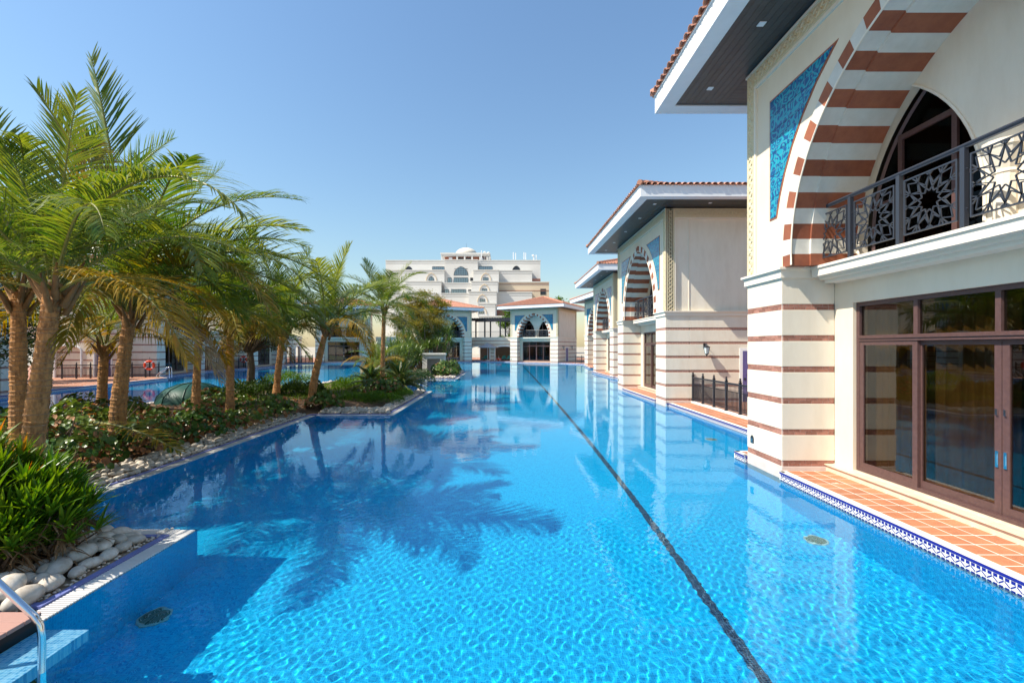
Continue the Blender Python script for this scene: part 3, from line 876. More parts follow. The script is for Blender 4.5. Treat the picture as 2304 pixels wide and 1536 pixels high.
# coping along the bank and the basin wall below it
mb = MB(); pw = MB()
nB = len(BANK)
for i in range(nB - 1):
    a, b = Vector(BANK[i]), Vector(BANK[i + 1])
    e = (b - a).normalized(); nrm = Vector((e.y, -e.x))       # pointing out of the water for this order
    a2 = a + nrm * .1; b2 = b + nrm * .1
    mb.add([(a.x, a.y, .155), (b.x, b.y, .155), (b2.x, b2.y, .155), (a2.x, a2.y, .155), (a.x, a.y, .11), (b.x, b.y, .11)],
           [(0, 1, 2, 3), (4, 5, 1, 0)])
    w = a - nrm * .002; w2 = b - nrm * .002
    pw.add([(a.x, a.y, -1.4), (b.x, b.y, -1.4), (b.x, b.y, .112), (a.x, a.y, .112)], [(0, 1, 2, 3)])
mb.build('pool_coping', COPING, kind='structure')
pwall = pw.build('pool_wall', MOSW, kind='structure')

# patterned blue and white tile at the water line of the near banks
def waterline(p0, p1, nm='waterline_tile_band'):
    a, b = Vector((*p0, 0)), Vector((*p1, 0)); e = (b - a).normalized(); nrm = Vector((-e.y, e.x, 0)); L = (b - a).length
    def strip(mb, u0, u1, z0, z1, out, m):
        A = a + e * u0 + nrm * out; B = a + e * u1 + nrm * out
        mb.add([(A.x, A.y, z0), (B.x, B.y, z0), (B.x, B.y, z1), (A.x, A.y, z1)], [(0, 1, 2, 3)], m)
    mb = MB()
    strip(mb, 0, L, -.12, .112, .006, 0)
    strip(mb, 0, L, .112, .148, .009, 1)
    strip(mb, 0, L, .024, .027, .009, 0)
    p = .057; k = int(L / p)
    for i in range(k):
        u = i * p
        strip(mb, u + .008, u + p - .008, .074, .108, .009, 1)
        s = 1 if i % 2 == 0 else -1
        c0 = u + .004; c1 = u + p - .004
        za, zb = (.026, .066) if s > 0 else (.066, .026)
        A = a + e * c0 + nrm * .009; B = a + e * c1 + nrm * .009; h = .0085
        mb.add([(A.x, A.y, za - h), (B.x, B.y, zb - h), (B.x, B.y, zb + h), (A.x, A.y, za + h)], [(0, 1, 2, 3)], 1)
        strip(mb, u + .008, u + p - .008, -.02, .012, .009, 1); strip(mb, u + .008, u + p - .008, -.075, -.03, .009, 1)
    return mb.build(nm, [COPING, COBALT], pwall, kind='stuff')
for i in range(nB - 1):
    if i not in (2, 8, 12): waterline(BANK[i], BANK[i + 1])

# terracotta tiles one by one on the two near strips of walkway
def tiles(x0, y0, y1, n, parent, z=.15, t=.265, last=1.0):
    MB().box(x0, x0 + n * t, y0, y1, z - .1, z + .0105).build('grout_bed', GROUT, parent)
    me = MB().cbox(.009, t - .009, .009, t - .009, 0, .012, .003).mesh('tile', TERRA)
    for j in range(int((y1 - y0) / t)):
        for i in range(n):
            put('tile', me, parent, (x0 + i * t, y0 + j * t, z + .001 + rnd.uniform(0, .0015)), (0, 0, rnd.uniform(-.004, .004)))
tiles(5.31, .6, 8.56, 3, deck); tiles(7.0, 10.4, 18.9, 3, deck)
MB().box(5.3, 9.0, .6, 1.0, .0, .14).build('underbed', GROUT, deck)
kb = MB().cbox(7.8, 7.95, 10.3, 18.97, .0, .235, .01).build('terrace_kerb', COPING, kind='structure')
MB().cbox(5.62, 5.72, 7.72, 7.8, .158, .168, .003).build('floor_drain', STEEL, deck)

# basin floor, lane line, drains, ledge
def sheet(name, m, x0, x1, y0, y1, z, **k):
    b = MB(); b.add([(x0, y0, z), (x1, y0, z), (x1, y1, z), (x0, y1, z)], [(0, 1, 2, 3)]); return b.build(name, m, **k)
floor = sheet('pool_floor', MOSF, -34, 16, -8, 80, -1.35, kind='structure')
lane = sheet('lane_line', LANE, 2.44, 2.56, 1.0, 62.5, -1.345, kind='structure')
ledge = MB().box(-4.2, -3.76, -8, 4.1, -.34, -.13).build('underwater_ledge', MOSL, kind='structure')
for i, (x, y, lb) in enumerate(((4.79, 6.98, 'round pool drain cover on the pool floor, beside the nearest pavilion'), (-4.0, 5.18, 'round pool drain cover in the shaded water by the pebbles'), (6.2, 13.6, 'round pool drain cover below the terracotta walkway and iron railing'))):
    t = thing('pool_drain', lb, 'pool drain', (x, y, -1.35), 0, 'drain covers on the pool floor')
    MB().lathe([(.17, 0), (.17, .02), (.145, .03), (.14, .025), (.0, .025)], n=28).build('rim', M('drain_rim', (.40, .46, .42), .5) if i == 0 else bpy.data.materials['drain_rim'], t)
    g = MB()
    for k in range(-6, 7):
        h = math.sqrt(max(0, .135 ** 2 - (k * .021) ** 2)); g.box(k * .021 - .006, k * .021 + .006, -h, h, .024, .032)
    g.build('grille', M('drain_grille', (.10, .14, .11), .6) if i == 0 else bpy.data.materials['drain_grille'], t, kind='stuff')

# island: basin side, top, gutter, kerb, soil
pi = MB(); pi.prism(ISLE, -1.4, -.012, XY, caps=(False, False)); isl_wall = pi.build('island_wall', MOSW, kind='structure')
I2 = offset_poly(ISLE, .22); I3 = offset_poly(ISLE, .29); I4 = offset_poly(ISLE, .30); I5 = offset_poly(ISLE, 1.15)
mb = MB(); mb.prism(ISLE, -.012, -.013, XY, holes=[I2], caps=(True, False), sides=False)
gut = mb.build('gutter', M('gutter_stone', (.20, .19, .20), .7), kind='structure')
mb = MB(); mb.prism(I2, -.05, .03, XY, holes=[I3]); mb.build('island_kerb', M('lavender_kerb_tile', (.17, .20, .46), .4), kind='structure')
mb = MB(); mb.prism(I3, -.05, .012, XY, caps=(False, True)); mb.build('pebble_bed', M('sandy_bed', (.40, .31, .21), .9, (.30, .22, .14), 20), kind='structure')
bed = bpy.data.objects['pebble_bed']
# gutter bars
mb = MB()
def gbars(p0, p1, side, step=.034):
    a, b = Vector((*p0, 0)), Vector((*p1, 0)); e = (b - a).normalized(); nrm = Vector((-e.y, e.x, 0)) * side; L = (b - a).length; k = int(L / step)
    for i in range(k):
        c = a + e * (i * step + .017); w = e * .0105
        q = [c - w + nrm * .008, c + w + nrm * .008, c + w + nrm * .212, c - w + nrm * .212]
        mb.add([(p.x, p.y, -.012) for p in q] + [(p.x, p.y, .012) for p in q], [(4, 5, 6, 7), (0, 1, 5, 4), (1, 2, 6, 5), (2, 3, 7, 6), (3, 0, 4, 7)])
gbars((-4.2, 4.1), (-4.2, 6.2), 1); gbars((-4.42, 6.2), (-6.85, 6.2), 1); gbars((-6.85, 6.4), (-6.85, 16.45), 1); gbars((-6.85, 16.45), (-4.27, 16.45), 1); gbars((-4.05, 16.5), (-4.05, 25.5), 1, .06); gbars((-6.2, 35.4), (-3.65, 35.4), 1, .06); gbars((-3.65, 35.4), (-3.65, 45.5), 1, .08)
mb.build('gutter_bars', M('white_gutter_bar', (.74, .71, .68), .5), gut, kind='stuff')
# soil mound
def pip(x, y, poly):
    c = False; n = len(poly); j = n - 1
    for i in range(n):
        xi, yi = poly[i]; xj, yj = poly[j]
        if (yi > y) != (yj > y) and x < (xj - xi) * (y - yi) / (yj - yi) + xi: c = not c
        j = i
    return c
def edge_d(x, y, poly):
    m = 1e9
    for i in range(len(poly)):
        ax, ay = poly[i - 1]; bx, by = poly[i]
        dx, dy = bx - ax, by - ay; t = max(0, min(1, ((x - ax) * dx + (y - ay) * dy) / (dx * dx + dy * dy + 1e-9)))
        m = min(m, math.hypot(x - ax - t * dx, y - ay - t * dy))
    return m
gx = np.arange(-17.4, -3.3, .3); gy = np.arange(3.9, 52.4, .3)
vs = []; idx = {}
r2 = random.Random(3)
def soil_z(x, y):
    if not pip(x, y, ISLE): return -.4
    d = edge_d(x, y, ISLE)
    return -.08 if d < .3 else min(.3, -.02 + (d - .3) * .16)
fs = []
for i, x in enumerate(gx):
    for j, y in enumerate(gy):
        idx[i, j] = len(vs); vs.append((x, y, soil_z(x, y) + r2.uniform(-.015, .02)))
for i in range(len(gx) - 1):
    for j in range(len(gy) - 1):
        q = [idx[i, j], idx[i + 1, j], idx[i + 1, j + 1], idx[i, j + 1]]
        if all(vs[k][2] > -.2 for k in q): fs.append(tuple(q))
mb = MB(); mb.add(vs, fs); soil = mb.build('garden_soil', SOIL, kind='structure', smooth=True)

# wooden deck
MB().box(-17.2, -4.22, -8, 4.09, -1.4, .08).build('deck_base', M('deck_base_dark', (.05, .04, .04), .9), kind='structure')
wd = MB().box(-17.2, -4.2, -8, -.0, .08, .12).build('wooden_deck', WOODD, kind='structure')
pm = MB().cbox(-17.2, -4.16, .003, .142, 0, .034, .004).mesh('plank', WOODD)
for k in range(28): put('plank', pm, wd, (0, .02 + k * .145, .086))

# water: one rippled sheet; fine ripples near the camera
rng = np.random.RandomState(5)
WV = []
for k in range(72):
    lam = .045 * (.125 / .045) ** (rng.rand() ** 1.0); a = rng.normal(-.6, .95)
    WV.append((2 * math.pi / lam * math.cos(a), 2 * math.pi / lam * math.sin(a), rng.rand() * 6.28, lam, lam ** 1.9 * .0050 * (.7 + .6 * rng.rand())))
def wz(X, Y, cut):
    Z = np.zeros_like(X)
    for kx, ky, p, lam, am in WV:
        fade = np.clip((lam - 3.2 * cut) / (2.0 * cut + 1e-6), 0, 1)
        Z += am * fade * np.sin(kx * X + ky * Y + p)
    return Z
def axis(segs):
    out = []
    for a, b, s0, s1 in segs:
        x = a
        while x < b - 1e-6:
            out.append(x); x += s0 + (s1 - s0) * (x - a) / (b - a)
    out.append(segs[-1][1]); return np.array(out)
xs = axis([(-33, -9, 1.2, .3), (-9, -4.4, .3, .07), (-4.4, 6.95, .0155, .0155), (6.95, 15.5, .4, .9)])
ys = axis([(-8, 2.2, .8, .2), (2.2, 7, .0145, .022), (7, 22, .022, .12), (22, 78, .16, 1.0)])
X, Y = np.meshgrid(xs, ys)
dxs = np.gradient(xs); dys = np.gradient(ys)
CUT = np.maximum(dxs[None, :], dys[:, None])
Z = wz(X, Y, CUT)
n, m_ = len(xs), len(ys)
ii = np.arange(n * m_).reshape(m_, n)
q = np.stack([ii[:-1, :-1], ii[:-1, 1:], ii[1:, 1:], ii[1:, :-1]], -1).reshape(-1, 4)
me = bpy.data.meshes.new('water')
me.vertices.add(n * m_); me.vertices.foreach_set('co', np.stack([X, Y, Z], -1).reshape(-1).astype(np.float32))
me.loops.add(q.size); me.loops.foreach_set('vertex_index', q.reshape(-1).astype(np.int32))
me.polygons.add(len(q)); me.polygons.foreach_set('loop_start', np.arange(0, q.size, 4, dtype=np.int32)); me.polygons.foreach_set('loop_total', np.full(len(q), 4, dtype=np.int32))
me.polygons.foreach_set('use_smooth', np.ones(len(q), dtype=bool))
me.update(calc_edges=True); me.validate()
wm, nt, b = newmat('pool_water')
nt.nodes.remove(b)
gl = nt.nodes.new('ShaderNodeBsdfGlass'); gl.inputs['Roughness'].default_value = 0.0; gl.inputs['IOR'].default_value = 1.333
gl.inputs['Color'].default_value = (.80, .96, 1, 1)
geo = nt.nodes.new('ShaderNodeNewGeometry')
mp = nt.nodes.new('ShaderNodeMapping'); mp.inputs['Scale'].default_value = (1, .8, 1); nt.links.new(geo.outputs['Position'], mp.inputs[0])
no = nt.nodes.new('ShaderNodeTexNoise'); no.inputs['Scale'].default_value = 5.0; no.inputs['Detail'].default_value = 3; nt.links.new(mp.outputs[0], no.inputs['Vector'])
bp = nt.nodes.new('ShaderNodeBump'); bp.inputs['Strength'].default_value = 0.06; bp.inputs['Distance'].default_value = .03
nt.links.new(no.outputs[0], bp.inputs['Height']); nt.links.new(bp.outputs[0], gl.inputs['Normal'])
nt.links.new(gl.outputs[0], nt.nodes['Material Output'].inputs[0])
me.materials.append(wm)
water = put('water', me, kind='structure')
water.cycles.is_caustics_caster = True
for o in (floor, lane, ledge, pwall, isl_wall): o.cycles.is_caustics_receiver = True
for o in bpy.data.objects:
    if o.name.startswith(('rim', 'grille')): o.cycles.is_caustics_receiver = True
# ------------------------------------------------------------------ palms
def frond_mesh(name, leaf, e0, bend, L=4.4, n=80, ll=1.06, droop=.5, seed=0, w=.036, vee=.28, roll=0.0):
    r = random.Random(seed); mb = MB()
    S = 26; pts = [Vector((0, 0, 0))]; p = Vector((0, 0, 0))
    for i in range(S):
        s = (i + .5) / S; e = e0 - bend * s ** 1.25
        p = p + Vector((math.cos(e), 0, math.sin(e))) * (L / S); pts.append(p.copy())
    side0 = r.uniform(-.10, .10)
    for i, q in enumerate(pts): q.y += side0 * L * (i / S) ** 2
    mb.tube(pts, [.032 * (1 - i / S) ** .8 + .004 for i in range(S + 1)], 5, 1)
    for k in range(n):
        s = .13 + .865 * k / (n - 1)
        f = s * S; i = min(S - 1, int(f)); a = f - i
        P = pts[i].lerp(pts[i + 1], a); T = (pts[i + 1] - pts[i]).normalized()
        B = Vector((0, 1, 0)); B = (B - T * B.dot(T)).normalized(); Nn = T.cross(B)
        if Nn.z < 0 and e0 > -1.2: Nn = -Nn
        prof = (.5 + .5 * min(1, (s - .1) * 4.5)) * (1 - .72 * max(0, (s - .5) / .5) ** 1.6)
        for sd in (1, -1):
            if r.random() < .05 + (.25 if (k // 7) % 5 == seed % 5 else 0): continue
            l = ll * prof * r.uniform(.88, 1.06)
            ang = R(64) - R(34) * s + r.uniform(-.13, .13)
            cr, sr = math.cos(roll), math.sin(roll)
            lat = (B * cr + Nn * sr) * sd
            d = (T * math.cos(ang) + lat * math.sin(ang) + Nn * (vee + r.uniform(-.08, .08))).normalized()
            q = P.copy(); C = [q.copy()]; ds = [d.copy()]
            dr = droop * r.uniform(.7, 1.35)
            for j in range(4):
                q = q + d * (l / 4); C.append(q.copy())
                d = (d + Vector((r.uniform(-.03, .03), r.uniform(-.03, .03), -dr * .28 * (1 + .5 * j)))).normalized(); ds.append(d.copy())
            ws = (.55, 1.0, .9, .55, .06); vs = []
            for j in range(5):
                wv = ds[j].cross(Nn)
                if wv.length < 1e-3: wv = T.copy()
                wv = (wv.normalized() + Nn * r.uniform(-.25, .25)).normalized() * (w * ws[j] * .5)
                vs += [C[j] - wv, C[j] + wv]
            mb.add(vs, [(2 * j, 2 * j + 1, 2 * j + 3, 2 * j + 2) for j in range(4)], 0)
    return mb.mesh('frond', [leaf, RACH])

FR = {}
def fr(cls, kind='g'):
    """frond meshes by starting elevation class, two variants each, built once"""
    k = rnd.randint(0, 1); key = (cls, kind, k)
    if key not in FR:
        e0, bend, droop = {'up': (80, 28, .14), 'spear': (88, 8, .10), 'high': (64, 78, .42), 'mid': (44, 98, .66), 'low': (24, 84, .8), 'hang': (-5, 55, .8), 'dead': (-48, 34, 1.0), 'arc': (56, 108, .5)}[cls]
        FR[key] = frond_mesh('frond', {'g': PALML, 'y': PALMY, 'd': PALMD}[kind], R(e0 + (4 if k else -4)), R(bend), seed=hash(cls) % 97 + k * 7 + len(cls) * 13, droop=droop * (1.15 if k else .9), roll=.25 if k else -.2)
    return FR[key]

def trunk_mesh(pts, r0, r1, seed, flare=1.35):
    r = random.Random(seed); mb = MB()
    P = [Vector(p) for p in pts]; n = 40
    C = []; rs = []
    for i in range(n + 1):
        f = i / n * (len(P) - 1); k = min(len(P) - 2, int(f)); a = f - k
        q0 = P[max(k - 1, 0)]; q1 = P[k]; q2 = P[k + 1]; q3 = P[min(k + 2, len(P) - 1)]
        c = .5 * ((2 * q1) + (q2 - q0) * a + (2 * q0 - 5 * q1 + 4 * q2 - q3) * a * a + (3 * q1 - q0 - 3 * q2 + q3) * a ** 3)
        s = i / n; c = c + Vector((0, 0, r.uniform(-.022, .022)))
        rad = .8 * (r0 + (r1 - r0) * s ** .8) * (1 + .05 * math.sin(s * 9 + seed)) + r0 * (flare - 1) * math.exp(-s * 7)
        C += [c, c + Vector((0, 0, .012))]; g = r.uniform(.94, 1.06)
        rs += [rad * g * 1.05, rad * g * .97]
    mb.tube(C, rs, 14, 0)
    for i in range(1, n, 1):
        if r.random() < .75:
            c = C[2 * i]; mb.tube([c + Vector((0, 0, -.012)), c + Vector((0, 0, .006))], [rs[2 * i] * 1.045, rs[2 * i] * 1.02], 14, 1, False)
    return mb.mesh('trunk', [PALMT, PALMR])

CLS = ['up', 'up', 'high', 'high', 'high', 'high', 'mid', 'mid', 'mid', 'mid', 'mid', 'low', 'low', 'low']
def palm(label, x, y, top, lean, r0, r1, scale, nf, seed, extra=(), z0=.15, dead=0, yellow=3, az0=None, skip=()):
    r = random.Random(seed)
    t = thing('coconut_palm', label, 'palm tree', (x, y, z0), 0, 'coconut palms in the pool garden')
    pts = [(0, 0, -.2), (lean[0] * .25, lean[1] * .25, top * .33), (lean[0] * .62, lean[1] * .62, top * .68), (lean[0], lean[1], top)]
    put('trunk', trunk_mesh(pts, r0, r1, seed), t)
    c = Vector((lean[0], lean[1], top))
    mb = MB()
    for k in range(9):
        a = k * 2.4 + r.random(); h = -.05 - .04 * k
        b = c + Vector((math.cos(a) * r1 * .8, math.sin(a) * r1 * .8, h - .1)); e = c + Vector((math.cos(a) * (r1 + .22), math.sin(a) * (r1 + .22), h + .28 + r.random() * .2))
        mb.tube([b, b.lerp(e, .5) + Vector((0, 0, .02)), e], [.05, .04, .012], 6)
    mb.build('leaf_bases', BOOT, t, smooth=True)
    az = r.random() * 6.28 if az0 is None else az0
    for k in range(nf):
        cls = CLS[min(len(CLS) - 1, int(k / nf * len(CLS)))]
        kind = 'g'
        if k >= nf - yellow: kind = 'y'
        a = az + k * 2.39996 + r.uniform(-.25, .25)
        s = scale * r.uniform(.86, 1.1) * (.85 if cls == 'up' else 1)
        put('frond', fr(cls, kind), t, c + Vector((math.cos(a) * .1, math.sin(a) * .1, -.012 * k + .1)), (r.uniform(-.16, .16), r.uniform(-.06, .06), a), (s, s, s))
    for k in range(dead):
        a = r.random() * 6.28; s = scale * r.uniform(.55, .8)
        put('frond', fr('dead', 'd'), t, c + Vector((0, 0, -.15)), (r.uniform(-.2, .2), 0, a), (s, s, s), label='dry brown hanging frond')
    for cls, kind, adeg, s, rx in extra:
        put('frond', fr(cls, kind), t, c + Vector((0, 0, .08)), (rx, 0, R(adeg)), (s, s, s))
    return t

palm('thick palm with rough dark trunk at the photo edge, above the strap-leaf bush', -7.3, 6.95, 3.3, (.45, -.05), .165, .14, .72, 19, 17, [('arc', 'g', -8, .95, .1), ('up', 'y', 170, .95, .5)])
palm('palm with a leaning orange trunk and the tallest upright frond', -9.1, 10.6, 3.25, (.28, .1), .20, .15, 1.08, 19, 23, [('spear', 'g', -92, 1.22, 0), ('arc', 'g', 20, 1.25, .1), ('mid', 'y', -20, 1.1, 0), ('high', 'g', 8, 1.15, .15), ('mid', 'g', -6, 1.15, -.1), ('mid', 'g', 12, 1.1, .1), ('high', 'g', 30, 1.15, -.3), ('arc', 'g', -38, 1.15, 0), ('hang', 'd', -15, .75, 0)])
palm('slim palm close behind the leaning orange trunk, its trunk plain and upright', -9.95, 14.6, 3.0, (.12, 0), .15, .125, .9, 14, 31)
palm('palm with a short straight brown trunk, second of the pair standing close together', -9.2, 15.2, 3.1, (-.05, .1), .165, .13, .9, 15, 47)
palm('palm with the rough boot-covered trunk top beside the far pebble strip', -9.6, 19.0, 3.15, (.3, .1), .18, .14, .92, 16, 58)
palm('palm with a curved orange trunk rooted at the corner next to the low green hedge', -8.0, 18.7, 3.1, (.62, .1), .20, .14, .92, 17, 66, [('low', 'g', -12, 1.0, .1), ('high', 'g', 55, 1.1, .2)])
palm('slender grey palm standing alone between the cycads and the feathery tree', -7.0, 26.0, 4.6, (.1, 0), .17, .13, .78, 20, 75, yellow=2)
palm('small palm with an orange trunk far behind the thick palm, by the iron railing', -13.6, 15.3, 2.4, (.1, 0), .19, .15, .72, 12, 83, yellow=5)
palm('palm with the pale ridged trunk just behind the thick dark-trunked palm', -8.9, 8.3, 3.4, (-.1, .1), .16, .13, .86, 12, 91)
#palm('tall palm standing outside the picture whose fronds shade the water by the pebbles', -10.0, 3.4, 5.2, (.4, .2), .22, .17, .95, 17, 97, dead=0, yellow=0)
#palm('second palm outside the picture, its broad crown shading the water beside the wooden deck', -8.7, 1.6, 4.2, (.2, .1), .22, .17, .92, 22, 131, dead=0, yellow=0)
palm('low palm growing among the strap leaves beside the stepped shrubs', -8.8, 31.5, 1.0, (0, 0), .2, .17, .62, 14, 103, yellow=6)

# one long frond fallen across the sea grape, and one lying over the bush
t = put('fallen_frond', frond_mesh('frond', PALMY, R(8), R(20), L=2.6, n=40, ll=.6, droop=.5, seed=5), None, (-8.4, 9.3, .95), (0, R(8), R(-22)))
tag(t, 'yellow fallen frond lying on the sea grape beside the leaning orange trunk', 'palm frond')
t = put('fallen_frond', frond_mesh('frond', PALMY, R(5), R(30), L=2.6, n=44, ll=.7, droop=.4, seed=9), None, (-9.3, 6.4, 1.35), (0, R(2), R(2)))
tag(t, 'orange brown frond lying over the back of the strap-leaf bush', 'palm frond')

# ------------------------------------------------------------------ shrubs
def leaf_strap(mb, P, d, L, w, droop, r, m=0):
    q = Vector(P); d = Vector(d).normalized(); vs = []; k = 3
    side = d.cross(Vector((0, 0, 1)))
    side = (side.normalized() if side.length > .05 else Vector((1, 0, 0)))
    for j in range(k + 1):
        ww = w * (.7, 1.0, .8, .05)[j] * .5
        up = side.cross(d).normalized()
        vs += [q - side * ww + up * ww * .35, q.copy() , q + side * ww + up * ww * .35]
        q = q + d * (L / k); d = (d + Vector((0, 0, -droop / k))).normalized()
    fs = []
    for j in range(k):
        fs += [(3 * j, 3 * j + 1, 3 * j + 4, 3 * j + 3), (3 * j + 1, 3 * j + 2, 3 * j + 5, 3 * j + 4)]
    mb.add(vs, fs, m)

def leaf_round(mb, P, nrm, L, r, m=0):
    nrm = Vector(nrm).normalized(); a = nrm.cross(Vector((r.uniform(-1, 1), r.uniform(-1, 1), .2))).normalized(); b = nrm.cross(a)
    vs = [Vector(P) - nrm * L * .10]
    for j in range(7):
        t = 2 * math.pi * j / 7; k = L * .5 * (1.0 if j else .9)
        vs.append(Vector(P) + a * math.cos(t) * k + b * math.sin(t) * k * .92 + nrm * r.uniform(-.03, .05) * L)
    mb.add(vs, [(0, 1 + j, 1 + (j + 1) % 7) for j in range(7)], m)

def leaf_oval(mb, P, d, nrm, L, w, m=0):
    d = Vector(d).normalized(); s = d.cross(Vector(nrm))
    s = s.normalized() if s.length > 1e-3 else Vector((1, 0, 0))
    P = Vector(P); u = s.cross(d) * (w * .15)
    mb.add([P, P + d * L * .45 + s * w * .5 + u, P + d * L, P + d * L * .45 - s * w * .5 + u, P + d * L * .5], [(0, 4, 1), (1, 4, 2), (2, 4, 3), (3, 4, 0)], m)

# bush of strap leaves in front: rosettes on stems, dead skirts below
def strap_bush():
    r = random.Random(12)
    t = thing('strap_leaf_bush', 'dense strap-leaf bush with orange tips above the big white pebbles', 'bush', (-5.98, 5.12, .1))
    mb = MB(); stems = MB(); singles = []
    for k in range(600):
        # heads of the rosettes fill the shell of a rounded mass
        v = Vector((r.gauss(0, 1), r.gauss(0, 1), abs(r.gauss(0, 1)) * .9 + .02)).normalized()
        rad = r.uniform(.72, 1.0) if r.random() < .8 else r.uniform(.3, .7)
        x, y, z = -.35 + v.x * 1.62 * rad, v.y * .82 * rad, .12 + v.z * 1.2 * rad * (.93 + .12 * math.sin(v.x * 7) * math.cos(v.y * 6))
        out = Vector((v.x, v.y, .35 + v.z))
        stems.tube([(x * .8, y * .8, z * .3), (x, y, z)], [.012, .009], 4)
        nl = 13
        for j in range(nl):
            a = j * 2.4 + r.random() * .4; el = R(80) - R(75) * j / nl + r.uniform(-.1, .1)
            d = Vector((math.cos(a) * math.cos(el), math.sin(a) * math.cos(el), math.sin(el))) + out * .8
            L = r.uniform(.22, .38); wd = r.uniform(.032, .045)
            if v.y < .35 and v.x > -.5 and rad > .8 and len(singles) < 280 and j < 6 and r.random() < .4:
                singles.append(((x, y, z), d, L, wd * 1.1))
            else:
                leaf_strap(mb, (x, y, z + .02), d, L, wd, .5, r, 2 if (v.z > .75 and j < 5 and r.random() < .3) else 0)
        if v.z < .45 and rad > .6:
            for j in range(6):
                a = r.random() * 6.28
                leaf_strap(mb, (x, y, max(.05, z - .04 - r.random() * .12)), (math.cos(a) + v.x, math.sin(a) + v.y, -.45), r.uniform(.18, .3), .02, .7, r, 1)
    mb.build('foliage', [STRAP, DRYL, ORNG], t, kind='stuff'); stems.build('stems', BARK, t)
    for P, d, L, w in singles:
        b = MB(); leaf_strap(b, (0, 0, 0), d, L, w, .4, r); b.build('leaf', STRAP, t, (P[0], P[1], P[2] + .03))
strap_bush()

# sea grape: a thicket of low round-leaved shrubs
def sea_grape(label, x, y, rx, ry, h, n, seed, size=.15, dry=.22, n_stem=9, z0=.15):
    r = random.Random(seed)
    t = thing('sea_grape_shrub', label, 'shrub', (x, y, z0), 0, 'sea grape shrubs')
    mb = MB(); st = MB()
    for k in range(n_stem):
        a = r.random() * 6.28; q = r.random() ** .5; ex, ey = math.cos(a) * rx * q, math.sin(a) * ry * q
        st.tube([(ex * .3, ey * .3, -.05), (ex * .7 + r.uniform(-.1, .1), ey * .7, h * .45), (ex, ey, h * r.uniform(.7, 1.0))], [.018, .012, .006], 5)
        if k % 3 == 0: st.tube([(ex, ey, .05), (ex + r.uniform(-.4, .4), ey - r.uniform(.1, .4), h * .3)], [.009, .005], 4, 1)
    for k in range(n):
        a = r.random() * 6.28; q = r.random() ** .45
        px, py = math.cos(a) * rx * q, math.sin(a) * ry * q
        hh = h * math.sqrt(max(.05, 1 - .8 * q * q)) * (.8 + .3 * math.sin(px * 3 + seed) * math.cos(py * 2.5))
        low = r.random() < .35
        pz = hh * (r.uniform(.1, .75) if low else r.uniform(.75, 1.05))
        nr = Vector((px / rx * .7 + r.uniform(-.6, .6), py / ry * .7 + r.uniform(-.7, .5), r.uniform(.25, 1)))
        leaf_round(mb, (px, py, pz), nr, size * r.uniform(.6, 1.2), r, 1 if (r.random() < dry * (1.8 if low else .6)) else 0)
    mb.build('foliage', [GRAPE, GRAPED], t, kind='stuff'); st.build('stems', [BARK, M('bleached_twig', (.5, .42, .34), .8) if 'bleached_twig' not in bpy.data.materials else bpy.data.materials['bleached_twig']], t)
    return t
SG = [(-8.15, 8.2, 1.0, .8, .85, 'between the strap-leaf bush and the leaning orange trunk'), (-8.1, 10.0, .8, .9, .75, 'in front of the leaning orange trunk'), (-8.0, 11.8, .85, 1.0, .7, 'just past the leaning orange trunk at the pebble edge'),
      (-9.6, 9.0, .9, .9, .85, 'at the foot of the pale ridged trunk'), (-10.6, 11.5, 1.2, 1.2, .8, 'behind the leaning orange trunk'), (-9.3, 12.6, .9, .9, .65, 'below the slim upright trunk'),
      (-7.9, 13.7, .75, 1.0, .6, 'beside the pebbles halfway along the water'), (-8.9, 16.6, .9, .9, .55, 'at the foot of the close pair of palms'), (-7.9, 15.6, .75, .8, .5, 'by the inner corner of the pebble strip'),
      (-7.0, 17.6, .75, .5, .5, 'before the curved orange trunk'), (-10.9, 17.3, 1.1, 1.2, .6, 'between the pair of palms and the far water'), (-12.2, 13.6, 1.3, 1.4, .8, 'around the small orange-trunked palm'),
      (-5.9, 21.8, .95, 1.1, 1.0, 'with pinkish stems between the curved trunk and the cycads'), (-12.4, 9.2, 1.4, 1.5, .9, 'in deep shade behind the thick palm'), (-10.6, 7.0, 1.3, 1.1, .8, 'on the deck side of the thick palm'), (-13.9, 6.3, 1.5, 1.3, .8, 'at the garden end of the wooden deck'), (-14.6, 11.6, 1.2, 1.6, .8, 'next to the dense dark tree')]
for i, (x, y, rx, ry, h, w) in enumerate(SG):
    sea_grape('sea grape shrub with round leaves ' + w, x, y, rx, ry, h * 1.22, int(480 * rx * ry / .8) + 160, 200 + i, .14 if y < 14 else .16, .26)
sea_grape('big rounded sea grape shrub in front of the white stone kiosk', -4.95, 38.6, 1.25, 2.0, 1.3, 1500, 301, .2, .06, 12)

